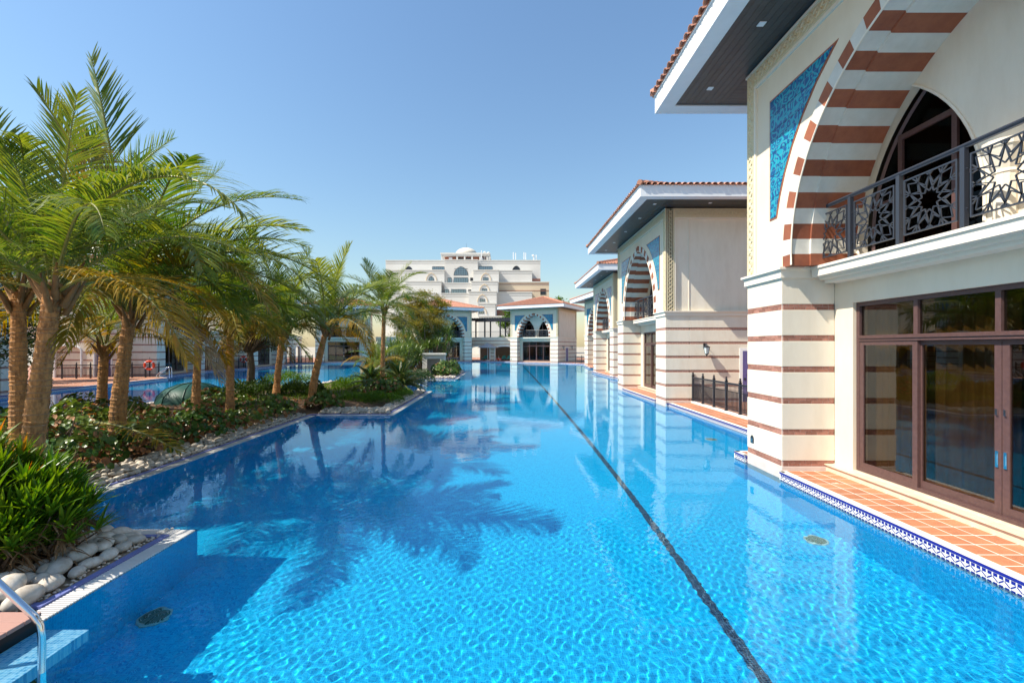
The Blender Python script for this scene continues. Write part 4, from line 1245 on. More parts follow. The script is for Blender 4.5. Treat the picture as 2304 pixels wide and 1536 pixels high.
def hedge(label, x, y, rx, ry, h, n, seed, mat, nm='clipped_hedge', L=.07, w=.03, cat='hedge', z0=.15):
    r = random.Random(seed)
    t = thing(nm, label, cat, (x, y, z0))
    mb = MB()
    for k in range(n):
        a = r.random() * 6.28; q = r.random() ** .5; px, py = math.cos(a) * rx * q, math.sin(a) * ry * q
        hh = h * (1 - q ** 4) ** .5 * (.85 + .2 * math.sin(px * 4 + seed) * math.sin(py * 3))
        pz = hh * r.uniform(.55, 1.05) if r.random() < .7 else hh * r.random()
        d = Vector((px / rx * .6 + r.uniform(-.7, .7), py / ry * .6 + r.uniform(-.7, .7), r.uniform(.1, 1)))
        leaf_oval(mb, (px, py, pz), d, (r.uniform(-.5, .5), r.uniform(-.5, .5), 1), L * r.uniform(.7, 1.3), w)
    mb.build('foliage', mat, t, kind='stuff')
    s = MB()
    for k in range(8):
        a = r.random() * 6.28; s.tube([(0, 0, 0), (math.cos(a) * rx * .4, math.sin(a) * ry * .4, h * .4), (math.cos(a) * rx * .6, math.sin(a) * ry * .6, h * .7)], [.02, .014, .006], 5)
    s.build('stems', BARK, t)
    return t
hedge('low bright green hedge along the water in front of the cycads', -5.7, 19.3, 1.45, .8, .42, 5200, 1, HEDGE)
hedge('low green hedge on the water side of the large cycad', -4.95, 21.6, .5, 1.6, .34, 2600, 2, HEDGE)
hedge('light green hedge mound beyond the palms by the far pebbles', -12.6, 26.4, 1.5, 1.1, .95, 4200, 3, HEDGE, L=.09, w=.04)
hedge('yellow green bush beneath the slender grey palm', -7.9, 28.2, 1.2, 1.0, 1.0, 3000, 4, HEDGE, nm='leafy_bush', L=.12, w=.05, cat='bush')
hedge('green mound with small leaves behind the large cycad', -6.0, 29.5, 1.5, 2.0, .9, 3200, 5, SMALL, nm='leafy_bush', L=.12, w=.05, cat='bush')

hedge('rounded green shrub between the curved orange trunk and the lawn', -9.3, 20.9, 1.1, .8, .8, 2600, 12, SMALL, nm='leafy_bush', L=.12, w=.06, cat='bush')
hedge('dark leafy bush behind the rough boot-covered trunk', -11.3, 20.2, 1.3, 1.0, .9, 2800, 13, SMALL, nm='leafy_bush', L=.13, w=.06, cat='bush')
hedge('small leafy bush filling the gap before the low palm', -8.2, 24.4, 1.0, 1.2, .8, 2400, 14, HEDGE, nm='leafy_bush', L=.11, w=.05, cat='bush')
# lawn
gr = MB(); lr = random.Random(9)
for k in range(14000):
    x = lr.uniform(-14.8, -5.6); y = lr.uniform(18.6, 33.5)
    if not pip(x, y, ISLE) or edge_d(x, y, ISLE) < 1.1: continue
    z = soil_z(x, y); h = lr.uniform(.06, .13); a = lr.random() * 6.28; dx, dy = math.cos(a) * .02, math.sin(a) * .02
    gr.add([(x - dx, y - dy, z), (x + dx, y + dy, z), (x + lr.uniform(-.04, .04), y + lr.uniform(-.04, .04), z + h)], [(0, 1, 2)])
gr.build('lawn_grass', HEDGE, kind='stuff')
# cycads
def cycad(label, x, y, s, seed, n=64):
    r = random.Random(seed)
    t = thing('cycad', label, 'cycad', (x, y, .15), 0, 'cycads by the water')
    MB().lathe([(.2, -.1), (.22, .15), (.18, .38), (.0, .45)], n=10).build('trunk', BARK, t)
    ms = [frond_mesh('frond', CYC, R(e), R(b), L=1.25, n=46, ll=.20, droop=.25, seed=seed + i, w=.016, vee=.35) for i, (e, b) in enumerate(((78, 50), (58, 70), (36, 75), (14, 60)))]
    for k in range(n):
        m = ms[min(3, int(k / n * 4))]; a = k * 2.39996 + r.uniform(-.15, .15); q = s * r.uniform(.85, 1.12)
        put('frond', m, t, (0, 0, .38), (r.uniform(-.1, .1), r.uniform(-.1, .1), a), (q, q, q))
cycad('large dark cycad leaning over the pebbles at the pool corner', -5.35, 23.3, 1.22, 1)
cycad('dark cycad between the sea grape and the large cycad', -6.75, 23.0, 1.0, 3, 48)

# tall strap-leaved screw pines behind the kiosk
def screw_pine(label, x, y, h, s, n, seed):
    r = random.Random(seed)
    t = thing('screw_pine', label, 'plant', (x, y, .15), 0, 'screw pines by the kiosk')
    mb = MB(); st = MB()
    for k in range(n):
        bx, by, bz = r.uniform(-s, s), r.uniform(-s * .7, s * .7), h * (r.uniform(.25, 1.0))
        st.tube([(bx * .4, by * .4, -.05), (bx, by, bz)], [.06, .045], 5)
        for j in range(30):
            a = j * 2.4; el = R(80) - R(90) * j / 30
            d = (math.cos(a) * math.cos(el), math.sin(a) * math.cos(el), math.sin(el))
            leaf_strap(mb, (bx, by, bz), d, r.uniform(.7, 1.15), .07, 1.2, r)
    mb.build('foliage', leafmat('screw_pine_leaf', (.035, .085, .015), (.17, .23, .05), .3, .33) if 'screw_pine_leaf' not in bpy.data.materials else bpy.data.materials['screw_pine_leaf'], t, kind='stuff')
    st.build('stems', BARK, t)
screw_pine('tall screw pine with glossy arching leaves right behind the white kiosk', -7.2, 43.4, 4.2, 2.2, 46, 5)
screw_pine('lower screw pine thicket left of the white kiosk, pale leaf blades', -8.6, 37.6, 2.5, 1.6, 34, 6)
screw_pine('screw pine clump with yellowing blades behind the slender palm', -8.6, 33.6, 2.2, 1.5, 26, 7)

# trees
def tree(label, x, y, h, crown, n_leaf, seed, mat, L, w, trunk_r=.14, nm='leafy_tree', flat=.6, base=.35, cl=30):
    r = random.Random(seed)
    t = thing(nm, label, 'tree', (x, y, .15))
    tb = MB(); lv = MB()
    tb.tube([(0, 0, -.1), (.1, 0, h * .22), (.0, .05, h * base)], [trunk_r * 1.2, trunk_r, trunk_r * .85], 9)
    tips = []
    for k in range(cl):
        a = k * 2.4 + r.random(); q = r.random() ** .5; zz = h * (base + (1 - base) * r.random())
        wz_ = math.sin(math.pi * min(1, (zz / h - base) / (1 - base) * .8 + .18))
        e = Vector((math.cos(a) * crown * q * wz_, math.sin(a) * crown * q * wz_, zz))
        m = Vector((e.x * .45, e.y * .45, h * base + (zz - h * base) * .55))
        tb.tube([(0, .03, h * base * .95), m, e], [trunk_r * .45, trunk_r * .22, .012], 5)
        tips.append(e); tips.append(m.lerp(e, .6))
    per = n_leaf // len(tips)
    for c in tips:
        cr = crown * r.uniform(.16, .30)
        for j in range(per):
            v = Vector((r.gauss(0, 1), r.gauss(0, 1), r.gauss(0, 1) * flat)); P = c + v * cr * .55
            leaf_oval(lv, P, (r.uniform(-1, 1), r.uniform(-1, 1), r.uniform(-.5, .6)), (r.uniform(-.6, .6), r.uniform(-.6, .6), 1), L * r.uniform(.6, 1.3), w)
    tb.build('trunk', BARK, t); lv.build('crown', mat, t, kind='stuff')
tree('feathery yellow green tree in front of the shaded pavilion', -8.6, 46.5, 8.0, 3.9, 26000, 1, FEATH, .30, .07, .13, 'feathery_tree', .35, .3, 44)
tree('dark small-leaved tree rising behind the close pair of palms', -11.6, 20.6, 6.2, 2.2, 9000, 2, SMALL, .13, .06, .16, cl=40)
tree('bright green tree between the shaded pavilion and the terrace, behind the pergola', 1.3, 82, 9.5, 3.0, 6000, 3, HEDGE, .35, .2, .2, cl=26)
tree('round green treetop showing over the ridge of the end pavilion', 12, 100, 13.4, 3.5, 4000, 4, HEDGE, .5, .28, .25, cl=22)
tree('green tree behind the striped pavilions at the photo edge', -33, 30, 6.5, 3.0, 5000, 6, SMALL, .25, .12, .2)
tree('dense dark tree filling the gap behind the thick palm trunks', -15.5, 12.5, 5.2, 2.6, 12000, 8, SMALL, .14, .07, .16, cl=34)

# ------------------------------------------------------------------ pebbles
def pebble_mesh(seed, sx=1.0, sy=.68, sz=.5):
    r = random.Random(seed); mb = MB(); n = 9; rings = 6
    ph = [r.uniform(0, 6.28) for _ in range(4)]; vs = []; fs = []
    def rad(u, v): return 1 + .07 * math.sin(2 * u + ph[0]) + .06 * math.sin(3 * u + ph[1] + v) + .05 * math.sin(2 * v + ph[2])
    vs.append((0, 0, -.5 * sz))
    for i in range(1, rings):
        v = math.pi * i / rings - math.pi / 2
        for j in range(n):
            u = 2 * math.pi * j / n; k = rad(u, v) * .5
            vs.append((math.cos(v) * math.cos(u) * k * sx, math.cos(v) * math.sin(u) * k * sy, math.sin(v) * .5 * sz))
    vs.append((0, 0, .5 * sz))
    for j in range(n):
        fs.append((0, 1 + (j + 1) % n, 1 + j)); b = 1 + (rings - 2) * n; fs.append((b + j, b + (j + 1) % n, len(vs) - 1))
    for i in range(rings - 2):
        for j in range(n): fs.append((1 + i * n + j, 1 + i * n + (j + 1) % n, 1 + (i + 1) * n + (j + 1) % n, 1 + (i + 1) * n + j))
    mb.add(vs, fs); return mb
PM = [pebble_mesh(i, 1, r_, q_).mesh('pebble', PEBB, True) for i, (r_, q_) in enumerate(((.66, .5), (.8, .5), (.6, .42), (.75, .6), (.7, .45)))]
pr = random.Random(40); n_p = 0
far = MB(); small = MB()
def lay(p0, p1, d0, d1, size, side=1, single=True, fill=1.0):
    global n_p
    a, b = Vector((*p0, 0)), Vector((*p1, 0)); e = (b - a).normalized(); nrm = Vector((-e.y, e.x, 0)) * side; L = (b - a).length
    d = d0 + size * .36
    while d < d1:
        u = pr.uniform(0, size * .4)
        while u < L:
            s = size * pr.uniform(.72, 1.25)
            if pr.random() < fill:
                P = a + e * u + nrm * (d + pr.uniform(-.05, .05) * size)
                z = .02 + s * .2 + max(0, d - .35) * .14 + pr.uniform(0, .25) * size * (d > d0 + size * .6)
                rot = (pr.uniform(-.25, .25), pr.uniform(-.25, .25), math.atan2(e.y, e.x) + pr.uniform(-.6, .6))
                if single and n_p < 298:
                    put('pebble', pr.choice(PM), bed, (P.x, P.y, z), rot, (s, s, s)); n_p += 1
                else:
                    me = pr.choice(PM); mt = Matrix.Translation((P.x, P.y, z)) @ Matrix.Rotation(rot[2], 4, 'Z') @ Matrix.Scale(s, 4)
                    far.add([mt @ v.co for v in me.vertices], [tuple(p.vertices) for p in me.polygons])
            u += s * .86
        d += size * .62
lay((-4.2, 4.3), (-4.2, 5.8), .33, .62, .27); lay((-4.75, 6.2), (-6.2, 6.2), .30, 1.0, .2)
lay((-4.2, 4.25), (-4.2, 5.9), .62, .95, .24)
lay((-6.85, 6.9), (-6.85, 11.5), .31, .95, .19)
n_p = 400
lay((-6.85, 11.5), (-6.85, 16.4), .31, .95, .18); lay((-6.85, 16.45), (-4.3, 16.45), .31, .95, .18); lay((-4.05, 16.8), (-4.05, 25.4), .31, .8, .18)
lay((-6.2, 35.4), (-3.9, 35.4), .31, .7, .22); lay((-3.65, 35.6), (-3.65, 45.3), .31, .8, .24)
lay((-12.4, 28), (-15.5, 28), .3, 1.2, .2); lay((-15.6, 28), (-15.6, 19.2), .3, 1.3, .2)
lay((-12.4, 31), (-12.4, 28), .3, 1.0, .22)
far.build('pebbles', PEBB, bed, kind='stuff', smooth=True)
for k in range(500):
    y = pr.uniform(4.2, 16.3); x = -4.2 if y < 6.2 else -6.85
    P = (x - .31 - pr.random() * .12, y, .02); me = PM[0]; s = pr.uniform(.02, .05)
    small.add([(v.co.x * s + P[0], v.co.y * s + P[1], v.co.z * s + P[2] + .008) for v in me.vertices], [tuple(p.vertices) for p in me.polygons])
small.build('small_pebbles', PEBB, bed, kind='stuff', smooth=True)
# dry leaf litter on the soil
lt = MB(); lr = random.Random(77)
for k in range(2600):
    x = lr.uniform(-13, -7.6); y = lr.uniform(7, 19)
    leaf_round(lt, (x, y, soil_z(x, y) + .035), (lr.uniform(-.4, .4), lr.uniform(-.4, .4), 1), lr.uniform(.05, .12), lr, 0)
lt.build('leaf_litter', GRAPED, kind='stuff')
# ------------------------------------------------------------------ railings, lamps, rings, furniture
def iron_railing(label, p0, p1, bays, single, z=.205, h=1.0):
    a, b = Vector((*p0, 0)), Vector((*p1, 0)); L = (b - a).length; rz = math.atan2(b.y - a.y, b.x - a.x)
    t = thing('iron_railing', label, 'railing', (a.x, a.y, z), rz, 'black iron railings round the pool')
    bw = L / bays
    mb = MB(); mb.box(0, L, -.022, .022, h - .045, h - .01); mb.box(0, L, -.03, .03, h - .01, h + .012); mb.box(0, L, -.014, .014, .07, .1)
    mb.build('rails', IRON, t)
    pm = MB().box(-.055, .055, -.055, .055, 0, .02).box(-.036, .036, -.036, .036, .02, 1.06 * h).box(-.05, .05, -.05, .05, 1.06 * h, 1.075 * h)
    pm.lathe([(.022, 1.075 * h), (.05, 1.12 * h), (.022, 1.15 * h), (.02, 1.16 * h), (.045, 1.19 * h), (.0, 1.215 * h)], n=8)
    pm = pm.mesh('post', IRON)
    for i in range(bays + 1): put('post', pm, t, (i * bw, 0, 0))
    nb = 10; s = bw / (nb + 1)
    bal = MB().box(-.0115, .0115, -.0115, .0115, .1, h - .28)
    for sg in (1, -1):
        bal.tube([(0, .011 * sg, h - .30), (sg * .004, .011 * sg, h - .24), (sg * s * .42, .011 * sg, h - .12), (sg * s * .5, .011 * sg, h - .05)], .006, 4)
    bal.box(-.014, .014, -.014, .014, h - .305, h - .275)
    if single:
        bm_ = bal.mesh('baluster', IRON)
        for i in range(bays):
            for k in range(nb): put('baluster', bm_, t, (i * bw + (k + 1) * s, 0, 0))
    else:
        al = MB()
        for i in range(bays):
            for k in range(nb):
                x = i * bw + (k + 1) * s; al.add([(v[0] + x, v[1], v[2]) for v in bal.v], bal.f)
        al.build('balusters', IRON, t, kind='stuff')
    return t
iron_railing('black iron railing with finials between the nearest and second pavilions', (7.88, 18.95), (7.88, 10.4), 9, True, .235)
iron_railing('black iron railing in front of the violet door of the end pavilion', (10.3, 65.9), (13.6, 63.6), 4, False, .15, .95)
iron_railing('long black iron railing left of the first orange life ring', (-32.5, 33.3), (-26.6, 34.9), 7, False, .16)
iron_railing('short black iron railing beside the second life ring, between shaded pavilions', (-29.6, 45.4), (-28.9, 50.6), 5, False, .16)
iron_railing('black iron railing before the white arcade beyond the palms', (-29.2, 60.6), (-28.6, 67.6), 7, False, .16)
iron_railing('black iron railing before the arches near the white kiosk', (-19.4, 72.4), (-14.2, 72.0), 5, False, .16)

def lantern(label, x, y, z):
    t = thing('wall_lantern', label, 'wall lamp', (x, y, z), 0, 'iron wall lanterns')
    mb = MB(); mb.box(-.05, .05, -.012, .0, -.02, .2); mb.tube([(0, -.01, .12), (0, -.1, .2), (0, -.2, .2), (0, -.22, .13)], .012, 6)
    mb.lathe([(.03, .13), (.02, .16), (.0, .19)], (0, -.22, 0), 8); mb.lathe([(.02, .12), (.15, .04), (.145, .025), (.02, .03)], (0, -.22, 0), 6)
    mb.lathe([(.0, -.36), (.02, -.34), (.02, -.31), (.05, -.27), (.075, -.25), (.07, -.235)], (0, -.22, 0), 8)
    for k in range(6):
        a = math.pi * k / 3; mb.tube([(.13 * math.cos(a), -.22 + .13 * math.sin(a), .03), (.072 * math.cos(a), -.22 + .072 * math.sin(a), -.25)], .006, 4)
    mb.build('bracket', IRON, t)
    MB().lathe([(.125, .028), (.068, -.24)], (0, -.22, 0), 6).build('shade', M('frosted_lamp_glass', (.62, .70, .68), .3) if 'frosted_lamp_glass' not in bpy.data.materials else bpy.data.materials['frosted_lamp_glass'], t)
lantern('iron wall lantern with frosted glass on the second pavilion, beside its violet door', 8.38, 19.0, 2.45)
c29, s29 = math.cos(R(-29)), math.sin(R(-29))
for yy, w in ((1.8, 'nearer the arch'), (5.4, 'beyond the violet door')):
    t_ = bpy.data.objects
    lantern('small wall lantern on the side wall of the end pavilion, ' + w, 0, 0, 2.45)
    o = [q for q in bpy.data.objects if q.name.startswith('wall_lantern')][-1]
    lx, ly = 8.0, yy
    o.location = (0.9 + c29 * lx - s29 * ly, 70.9 + s29 * lx + c29 * ly, 2.45); o.rotation_euler = (0, 0, R(-29) + math.pi / 2)

def life_ring(label, x, y, z, rz):
    t = thing('life_ring', label, 'life ring', (x, y, z), rz, 'orange life rings on the far walls')
    mb = MB(); n = 24; k = 10; vs = []; fs = []
    for i in range(n):
        a = 2 * math.pi * i / n
        for j in range(k):
            b = 2 * math.pi * j / k; q = .30 + .085 * math.cos(b); vs.append((q * math.cos(a), .085 * math.sin(b), q * math.sin(a)))
    for i in range(n):
        for j in range(k): fs.append((i * k + j, i * k + (j + 1) % k, ((i + 1) % n) * k + (j + 1) % k, ((i + 1) % n) * k + j))
    mb.add(vs, fs); mb.build('ring', RED, t, smooth=True)
    for a in (.8, 2.4, 3.9, 5.5):
        MB().tube([(.30 * math.cos(a - .1), 0, .30 * math.sin(a - .1)), (.30 * math.cos(a + .1), 0, .30 * math.sin(a + .1))], .09, 10).build('band', WHITE, t)
    MB().tube([(0, .06, .2), (0, .06, .62)], .012, 5).box(-.04, .04, .04, .08, -.9, .3).build('holder', IRON, t)
life_ring('orange life ring on the striped wall beside the long iron railing', -27.1, 34.6, 1.1, R(15))
life_ring('orange life ring behind the short iron railing, farther from the camera', -29.0, 50.4, 1.1, R(20))

def ladder(label, x, y, rz, h=1.0, deep=1.2):
    t = thing('pool_ladder', label, 'pool ladder', (x, y, 0), rz, 'steel pool ladders')
    for sy in (-.27, .27):
        MB().tube([(0, sy, -deep), (0, sy, .28), (-.015, sy, .36), (-.06, sy, .43), (-.35, sy, .70), (-.62, sy, .93), (-.70, sy, .96), (-.77, sy, .92), (-.80, sy, .8), (-.82, sy, .12)], .025, 12).build('handrail', STEEL, t, smooth=True)
    for z in (-.28, -.58, -.88):
        MB().box(-.05, .05, -.25, .25, z, z + .03).build('step', STEEL, t)
ladder('polished steel pool ladder beside the wooden deck', -3.56, 3.22, 0)
ladder('steel pool ladder at the water edge by the parasol', -1.0, 75.2, R(-70))
ladder('steel pool ladder below the first orange life ring', -26.3, 34.4, R(200))

# white stone kiosk among the screw pines
t = thing('stone_kiosk', 'white stone kiosk with a louvred opening behind the big sea grape shrub', 'kiosk', (-7.35, 40.6, .1), R(4))
mb = MB(); mb.box(0, .42, 0, 1.6, 0, 1.6); mb.box(1.58, 2.0, 0, 1.6, 0, 1.6); mb.box(.42, 1.58, 0, 1.6, 1.32, 1.6); mb.box(.42, 1.58, .5, 1.6, 0, 1.32)
mb.box(.34, .42, -.03, .0, 0, 1.4); mb.box(1.58, 1.66, -.03, 0, 0, 1.4); mb.box(.34, 1.66, -.03, 0, 1.32, 1.4)
mb.box(-.04, 2.04, -.05, 1.64, 1.6, 1.68); mb.box(-.1, 2.1, -.11, 1.7, 1.68, 1.78); mb.box(-.05, 2.05, -.06, 1.65, 1.78, 1.83)
mb.build('surround', VWHITE, t)
for k in range(8): MB().box(.43, 1.57, .1, .22, .1 + k * .15, .14 + k * .15).build('louvre', GREYC, t)

# dark green dome cover among the palms
t = thing('dome_cover', 'low dark green dome cover on the garden floor behind the leaning orange trunk', 'cover', (-12.5, 18.2, .15))
DG = M('dark_green_canvas', (.008, .06, .04), .5)
MB().lathe([(1.25, 0), (1.25, .12), (1.16, .42), (.9, .68), (.5, .85), (.0, .92)], n=20).build('canvas', DG, t, smooth=True)
rb = MB()
for k in range(10):
    a = math.pi * 2 * k / 10; rb.tube([(1.26 * math.cos(a), 1.26 * math.sin(a), .1), (1.17 * math.cos(a), 1.17 * math.sin(a), .43), (.91 * math.cos(a), .91 * math.sin(a), .69), (.5 * math.cos(a), .5 * math.sin(a), .86), (0, 0, .93)], .015, 5)
rb.build('ribs', DG, t)

# ------------------------------------------------------------------ arcades between the pavilions
def arcade(label, p0, p1, n_arch, depth=6, pergola=True):
    a, b = Vector(p0), Vector(p1); L = (b - a).length
    t = thing('terrace_arcade', label, 'arcade', (a.x, a.y, 0), math.atan2(b.y - a.y, b.x - a.x), 'arcades linking the pavilions')
    bw = L / n_arch; loop = [(0, -.2)]; sur = []
    ow = min(bw - .9, 3.4)
    for i in range(n_arch):
        xm = (i + .5) * bw; x0, x1 = xm - ow / 2, xm + ow / 2
        A = [(x0, -.2), (x0, 2.2)] + [(xm - ow / 2 * math.cos(math.pi * k / 12), 2.2 + .42 * math.sin(math.pi * k / 12)) for k in range(1, 12)] + [(x1, 2.2), (x1, -.2)]
        loop += A; sur.append(A)
    loop += [(L, -.2), (L, 4.0), (0, 4.0)]
    mb = MB(); mb.prism(loop, 0, .4, XZ); mb.box(0, L, depth, depth + .2, 0, 4); mb.box(0, L, .4, depth, 3.6, 3.9)
    mb.build('front_wall', CREAM, t)
    MB().box(.0, L, depth - .25, depth - .02, 0, 3.6).build('dark_interior', ROOM, t)
    bd = MB()
    for z in (2.85, 3.45):
        bd.box(0, L, -.012, .01, z, z + BH)
    for z in (.24, .83, 1.42, 2.02):
        xs_ = [0] + [v for A in sur for v in (A[0][0] - .14, A[-1][0] + .14)] + [L]
        for k in range(0, len(xs_), 2):
            if xs_[k + 1] - xs_[k] > .05: bd.box(xs_[k], xs_[k + 1], -.012, .01, z, z + BH)
    bd.build('brick_bands', BANDS, t, kind='stuff')
    for A in sur:
        MB().tube([(x, -.01, z) for x, z in A], .07, 5).build('arch_surround', WHITE, t)
    MB().box(-.02, L + .02, -.08, .3, 3.98, 4.12).build('parapet_cap', TRIM, t)
    if pergola:
        pg = MB(); k = max(2, int(L / 2.6))
        for i in range(k + 1):
            x = .12 + (L - .24) * i / k
            for y in (.12, 3.2): pg.box(x - .1, x + .1, y - .1, y + .1, 4.12, 6.9)
        pg.box(0, L, .0, .24, 6.9, 7.25); pg.box(0, L, 3.08, 3.32, 6.9, 7.25)
        for i in range(int(L / .45)): pg.box(i * .45 + .1, i * .45 + .2, -.1, 3.5, 7.25, 7.4)
        pg.box(0, L, .1, .14, 5.05, 5.1)
        for i in range(int(L / .15)): pg.box(i * .15 + .06, i * .15 + .075, .11, .13, 4.12, 5.05)
        pg.build('pergola', IRON, t, kind='stuff')
    return t
arcade('arcade under a dark pergola between the shaded pavilion and the end pavilion', (-6.1, 77.6), (2.0, 75.2), 2)
arcade('white arched arcade behind the long iron railing across the garden', (-37.5, 34.2), (-29.4, 35.3), 3, pergola=False)
arcade('low arcade with white arches behind the short iron railing', (-30.2, 44.2), (-30.6, 51.0), 2, pergola=False)
arcade('white arcade between the two farthest shaded pavilions beyond the palms', (-31.2, 59.0), (-30.6, 68.5), 4, pergola=False)
arcade('arcade hidden behind the feathery tree', (-21.0, 74.0), (-12.0, 73.2), 3, pergola=False)
#arcade('terrace wall with dark pergola behind the railing of the end pavilion', (8.9, 69.5), (14.5, 64.5), 2, pergola=False)

# terrace furniture by the far water
def lounger(label, x, y, rz, m):
    t = thing('sun_lounger', label, 'sun lounger', (x, y, .15), rz, 'sun loungers by the far arches')
    mb = MB(); mb.box(0, 1.9, 0, .65, .25, .31)
    for i in (.1, 1.75):
        for j in (.05, .55): mb.box(i, i + .06, j, j + .06, 0, .25)
    mb.build('frame', IRON, t)
    b = MB(); b.box(.02, 1.25, .03, .62, .31, .40); b.prism([(1.25, .31), (1.33, .40), (1.86, .86), (1.93, .80), (1.38, .31)], .03, .62, lambda a, c, d: (a, d, c)); b.build('cushion', m, t)
for i, (x, w) in enumerate(((-3.4, 'under the parasol'), (-1.9, 'second from the parasol pole'), (-.2, 'next to the red float'), (.7, 'closest to the end pavilion'))):
    lounger('sun lounger with a teal towel ' + w, x, 76.3 - .25 * x, R(75), TEAL)
t = thing('pool_float', 'red pool float lying on the far terrace between loungers', 'pool float', (-1.0, 76.2, .45), 0)
MB().lathe([(.2, -.12), (.42, -.1), (.48, 0), (.42, .1), (.2, .12), (.14, 0), (.2, -.12)], n=18).build('ring', RED, t, smooth=True)
t = thing('parasol', 'grey parasol open over the loungers by the far arches', 'parasol', (-2.8, 75.9, .15))
MB().tube([(0, 0, 0), (0, 0, 2.9)], .035, 8).lathe([(.3, 0), (.3, .08), (.05, .1)], n=12).build('pole', WHITE, t)
MB().lathe([(1.75, 2.2), (1.77, 2.22), (.9, 2.62), (.12, 2.95), (.0, 3.05)], n=8).build('canopy', GREYC, t)
rb = MB()
for k in range(8):
    a = 2 * math.pi * k / 8; rb.tube([(.03 * math.cos(a), .03 * math.sin(a), 2.8), (1.7 * math.cos(a), 1.7 * math.sin(a), 2.19)], .012, 4)
rb.build('ribs', WHITE, t, kind='stuff')

# ------------------------------------------------------------------ hotel on the skyline
HPAR = M('hotel_parapet', (.60, .585, .55), .8); HY = 150.0; k_ = HY / 1020
hx = lambda u: (860 + u / 5.76 - 1135) * k_
hz = lambda v: 2.5 + (240 - v / 5.76) * k_
H = thing('hotel', 'large stepped cream hotel with a white dome rising behind the pavilions', 'hotel', (0, HY, 0))
def wing(u0, u1, v0, dy, m=HOTEL, v1=None, depth=14, cap=True, base=None):
    sc_ = (HY + dy) / HY
    x0, x1 = hx(u0) * sc_, hx(u1) * sc_; z1 = 2.5 + (hz(v0) - 2.5) * sc_; z0 = .1 if v1 is None else 2.5 + (hz(v1) - 2.5) * sc_
    w = MB().box(x0, x1, dy, dy + depth, z0, z1).build('wing', m, H)
    if cap:
        c = MB(); c.box(x0 - .12, x1 + .12, dy - .15, dy + depth + .1, z1 - .02, z1 + .28); c.box(x0 - .06, x1 + .06, dy - .08, dy + depth, z1 - .9, z1 - .75)
        c.build('parapet', HPAR, w)
    return w, sc_, dy
def hwin(wg, u0, u1, v0, v1, nx=3, nz=1, arched=False, hood=False, mat=None):
    w, s, dy = wg
    x0, x1 = hx(u0) * s, hx(u1) * s; za, zb = 2.5 + (hz(v1) - 2.5) * s, 2.5 + (hz(v0) - 2.5) * s
    f = MB(); f.box(x0, x1, dy - .06, dy + .05, za, za + .12)
    if arched:
        rr = (x1 - x0) * .62; zs = zb - math.sqrt(max(.01, rr * rr - (rr - (x1 - x0) / 2) ** 2))
        A = arch_loop(x0, x1, za, max(za + .05, zs), rr, 8)
    else: A = [(x0, za), (x0, zb), (x1, zb), (x1, za)]
    f.tube([(a, dy - .04, b) for a, b in A], .09, 4)
    for i in range(1, nx): 
        x = x0 + (x1 - x0) * i / nx
        top = zb if not arched else max(za, min(b for a, b in A[1:-1] if abs(a - x) < (x1 - x0) * .12) if any(abs(a - x) < (x1 - x0) * .12 for a, b in A[1:-1]) else zb)
        f.box(x - .05, x + .05, dy - .07, dy - .0, za, top)
    for i in range(1, nz):
        z = za + (zb - za) * i / nz; f.box(x0 + .1, x1 - .1, dy - .075, dy - .02, z - .05, z + .05)
    fr_ = f.build('window', IRON, w)
    p = MB(); p.prism(A, dy - .02, dy - .012, XZ); p.build('pane', PANEB if mat is None else mat, w)
    if hood:
        e = (x1 - x0) * .55; g = MB()
        B = arch_loop(x0 - e, x1 + e, za, za + .1, (x1 - x0 + 2 * e) * .8, 8)
        g.tube([(a, dy - .1, b) for a, b in B], .16, 5); g.build('arch_hood', HOTELT, w)
DKP = M('dark_window_pane', (.03, .035, .045), .15)
w0 = wing(45, 2050, 270, 14); hwin(w0, 300, 390, 352, 400, 2, 1, True, False, DKP); hwin(w0, 1690, 1785, 350, 396, 2, 1, True, False, DKP)
hwin(w0, 650, 806, 346, 386, 6, 1); hwin(w0, 1250, 1426, 343, 386, 6, 1)
w1 = wing(810, 1238, 262, 9); hwin(w1, 930, 1110, 345, 458, 6, 4, True); hwin(w1, 928, 1112, 488, 556, 6, 1); hwin(w1, 850, 896, 490, 555, 2, 1); hwin(w1, 1143, 1175, 490, 530, 1, 1, mat=DKP)
w2 = wing(806, 1160, 562, 6); hwin(w2, 895, 1084, 640, 690, 6, 1); hwin(w2, 810, 860, 642, 690, 2, 1); hwin(w2, 1116, 1150, 645, 672, 1, 1, mat=DKP)
wing(762, 1130, 697, 3.5)
for u0, u1, v, dy in ((100, 806, 395, 8), (300, 764, 540, 4.5), (150, 700, 690, 1)):
    w = wing(u0, u1, v, dy)
    if v == 395: hwin(w, 605, 668, 475, 528, 2, 1, True, True)
for u0, u1, v, dy, wu in ((1180, 1512, 395, 7, 1340), (1155, 1498, 540, 4, 1322), (1120, 1483, 672, 1, 1296), (1240, 1466, 827, -2, 1285)):
    w = wing(u0, u1, v, dy); hwin(w, wu - 28, wu + 32, v + 92, v + 128, 2, 1, False, True)
wing(1515, 1942, 400, 10); wing(1485, 1942, 682, 6)
w = wing(1500, 2162, 548, 9, HOTELT); hwin(w, 2052, 2118, 634, 710, 1, 1, mat=DKP)
g = MB()
for v in (574, 656):
    z = 2.5 + (hz(v) - 2.5) * w[1]; g.box(hx(1515) * w[1], hx(2160) * w[1], 8.92, 9.0, z - .12, z + .12)
g.build('brick_band', BRICK, w[0])
w = wing(1250, 1660, 992, -4); wing(1945, 2052, 500, 11, BRICK, 560, cap=False)
wing(1470, 1600, 905, 3, BRICK, cap=False)
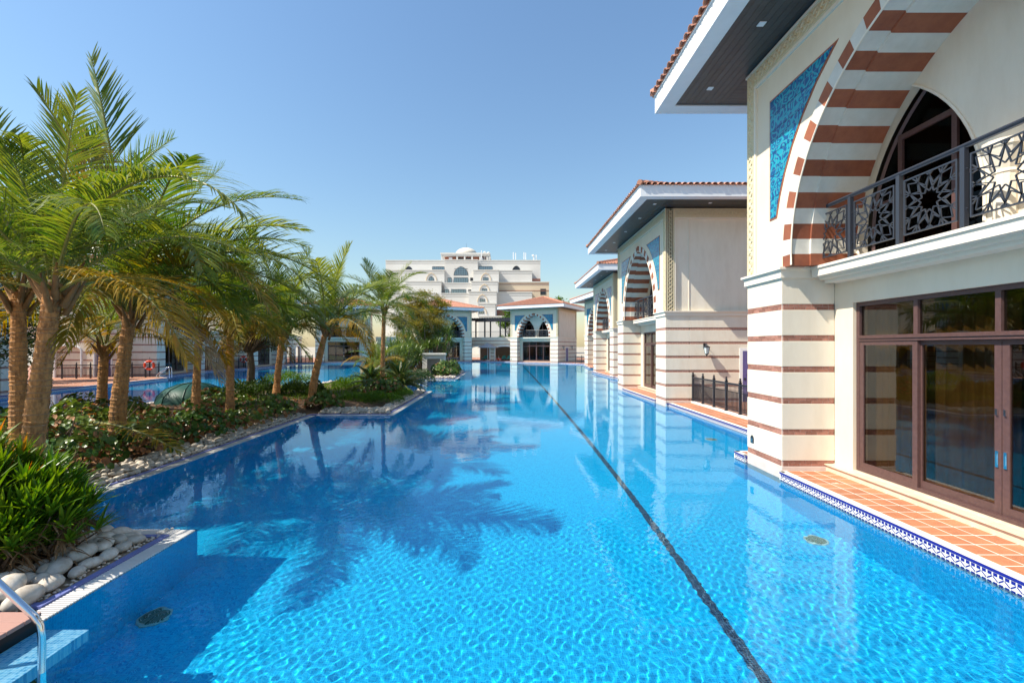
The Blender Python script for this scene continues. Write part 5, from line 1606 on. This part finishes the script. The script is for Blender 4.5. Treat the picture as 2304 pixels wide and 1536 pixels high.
# roof pavilion and dome
s = (HY + 18) / HY
x0, x1 = hx(762) * s, hx(1392) * s; za = 2.5 + (hz(268) - 2.5) * s; zb = 2.5 + (hz(206) - 2.5) * s; zc = 2.5 + (hz(166) - 2.5) * s
MB().box(x0 + 1.2, x1 - 1.2, 20, 30, za - 2, zb).build('penthouse_wall', M('penthouse_red', (.36, .13, .08), .8), H)
b = MB().box(x0, x1, 18, 32, zb, zc).box(x0 - .2, x1 + .2, 17.8, 32.2, zc - .5, zc).build('penthouse_slab', HOTEL, H)
for u in (762, 960, 1058, 1155, 1258, 1350, 1385): MB().box(hx(u) * s, hx(u) * s + .55, 18.1, 18.7, za - 1.5, zb).build('penthouse_column', HOTEL, H)
for u0, u1 in ((975, 1046), (1072, 1143), (1270, 1335)): MB().box(hx(u0) * s, hx(u1) * s, 19.9, 20.0, za, zb - .3).build('penthouse_window', DKP, H)
for u0, u1, h in ((868, 910, 1.0), (1275, 1310, .9)): MB().box(hx(u0) * s, hx(u1) * s, 17, 18, za - 1, za + h).build('roof_unit', GREYC, H)
xc = hx(1090) * 1.165; rd = 4.25
MB().lathe([(rd, -.5), (rd, .55)] + [(rd * math.cos(a), .55 + 2.75 * math.sin(a)) for a in [math.pi / 2 * i / 12 for i in range(1, 13)]], (xc, 25, zc), 32).build('dome', M('cream_dome', (.74, .66, .54), .6), H, smooth=True)
MB().tube([(xc, 25, zc + 3.2), (xc, 25, zc + 5.2)], [.06, .02], 5).build('dome_finial', IRON, H)
zr_ = 2.5 + (hz(270) - 2.5) * (HY + 14) / HY
for u, hh, nm in ((1700, 3.6, 'antenna'), (1730, 3.4, 'antenna'), (1840, 3.6, 'antenna'), (1862, 3.4, 'antenna'), (1282, 4.2, 'antenna'), (1970, 2.6, 'antenna'), (2000, 2.7, 'antenna')):
    x = hx(u) * 1.1
    MB().tube([(x, 17, zr_), (x, 17, zr_ + hh)], .04, 5).box(x - .16, x + .16, 16.85, 17.15, zr_ + hh * .3, zr_ + hh * 1.03).build(nm, WHITE, H)
for u, v in ((1330, 143), (1378, 150), (1957, 185)):
    MB().lathe([(.0, -.1), (.4, 0), (.55, .3), (.4, .5), (0, .62)], (hx(u) * 1.11, 17, 2.5 + (hz(v) - 2.5) * 1.1 - .3), 12).tube([(hx(u) * 1.11, 17, zr_), (hx(u) * 1.11, 17, 2.5 + (hz(v) - 2.5) * 1.1)], .05, 5).build('satellite_dish', WHITE, H, smooth=True)
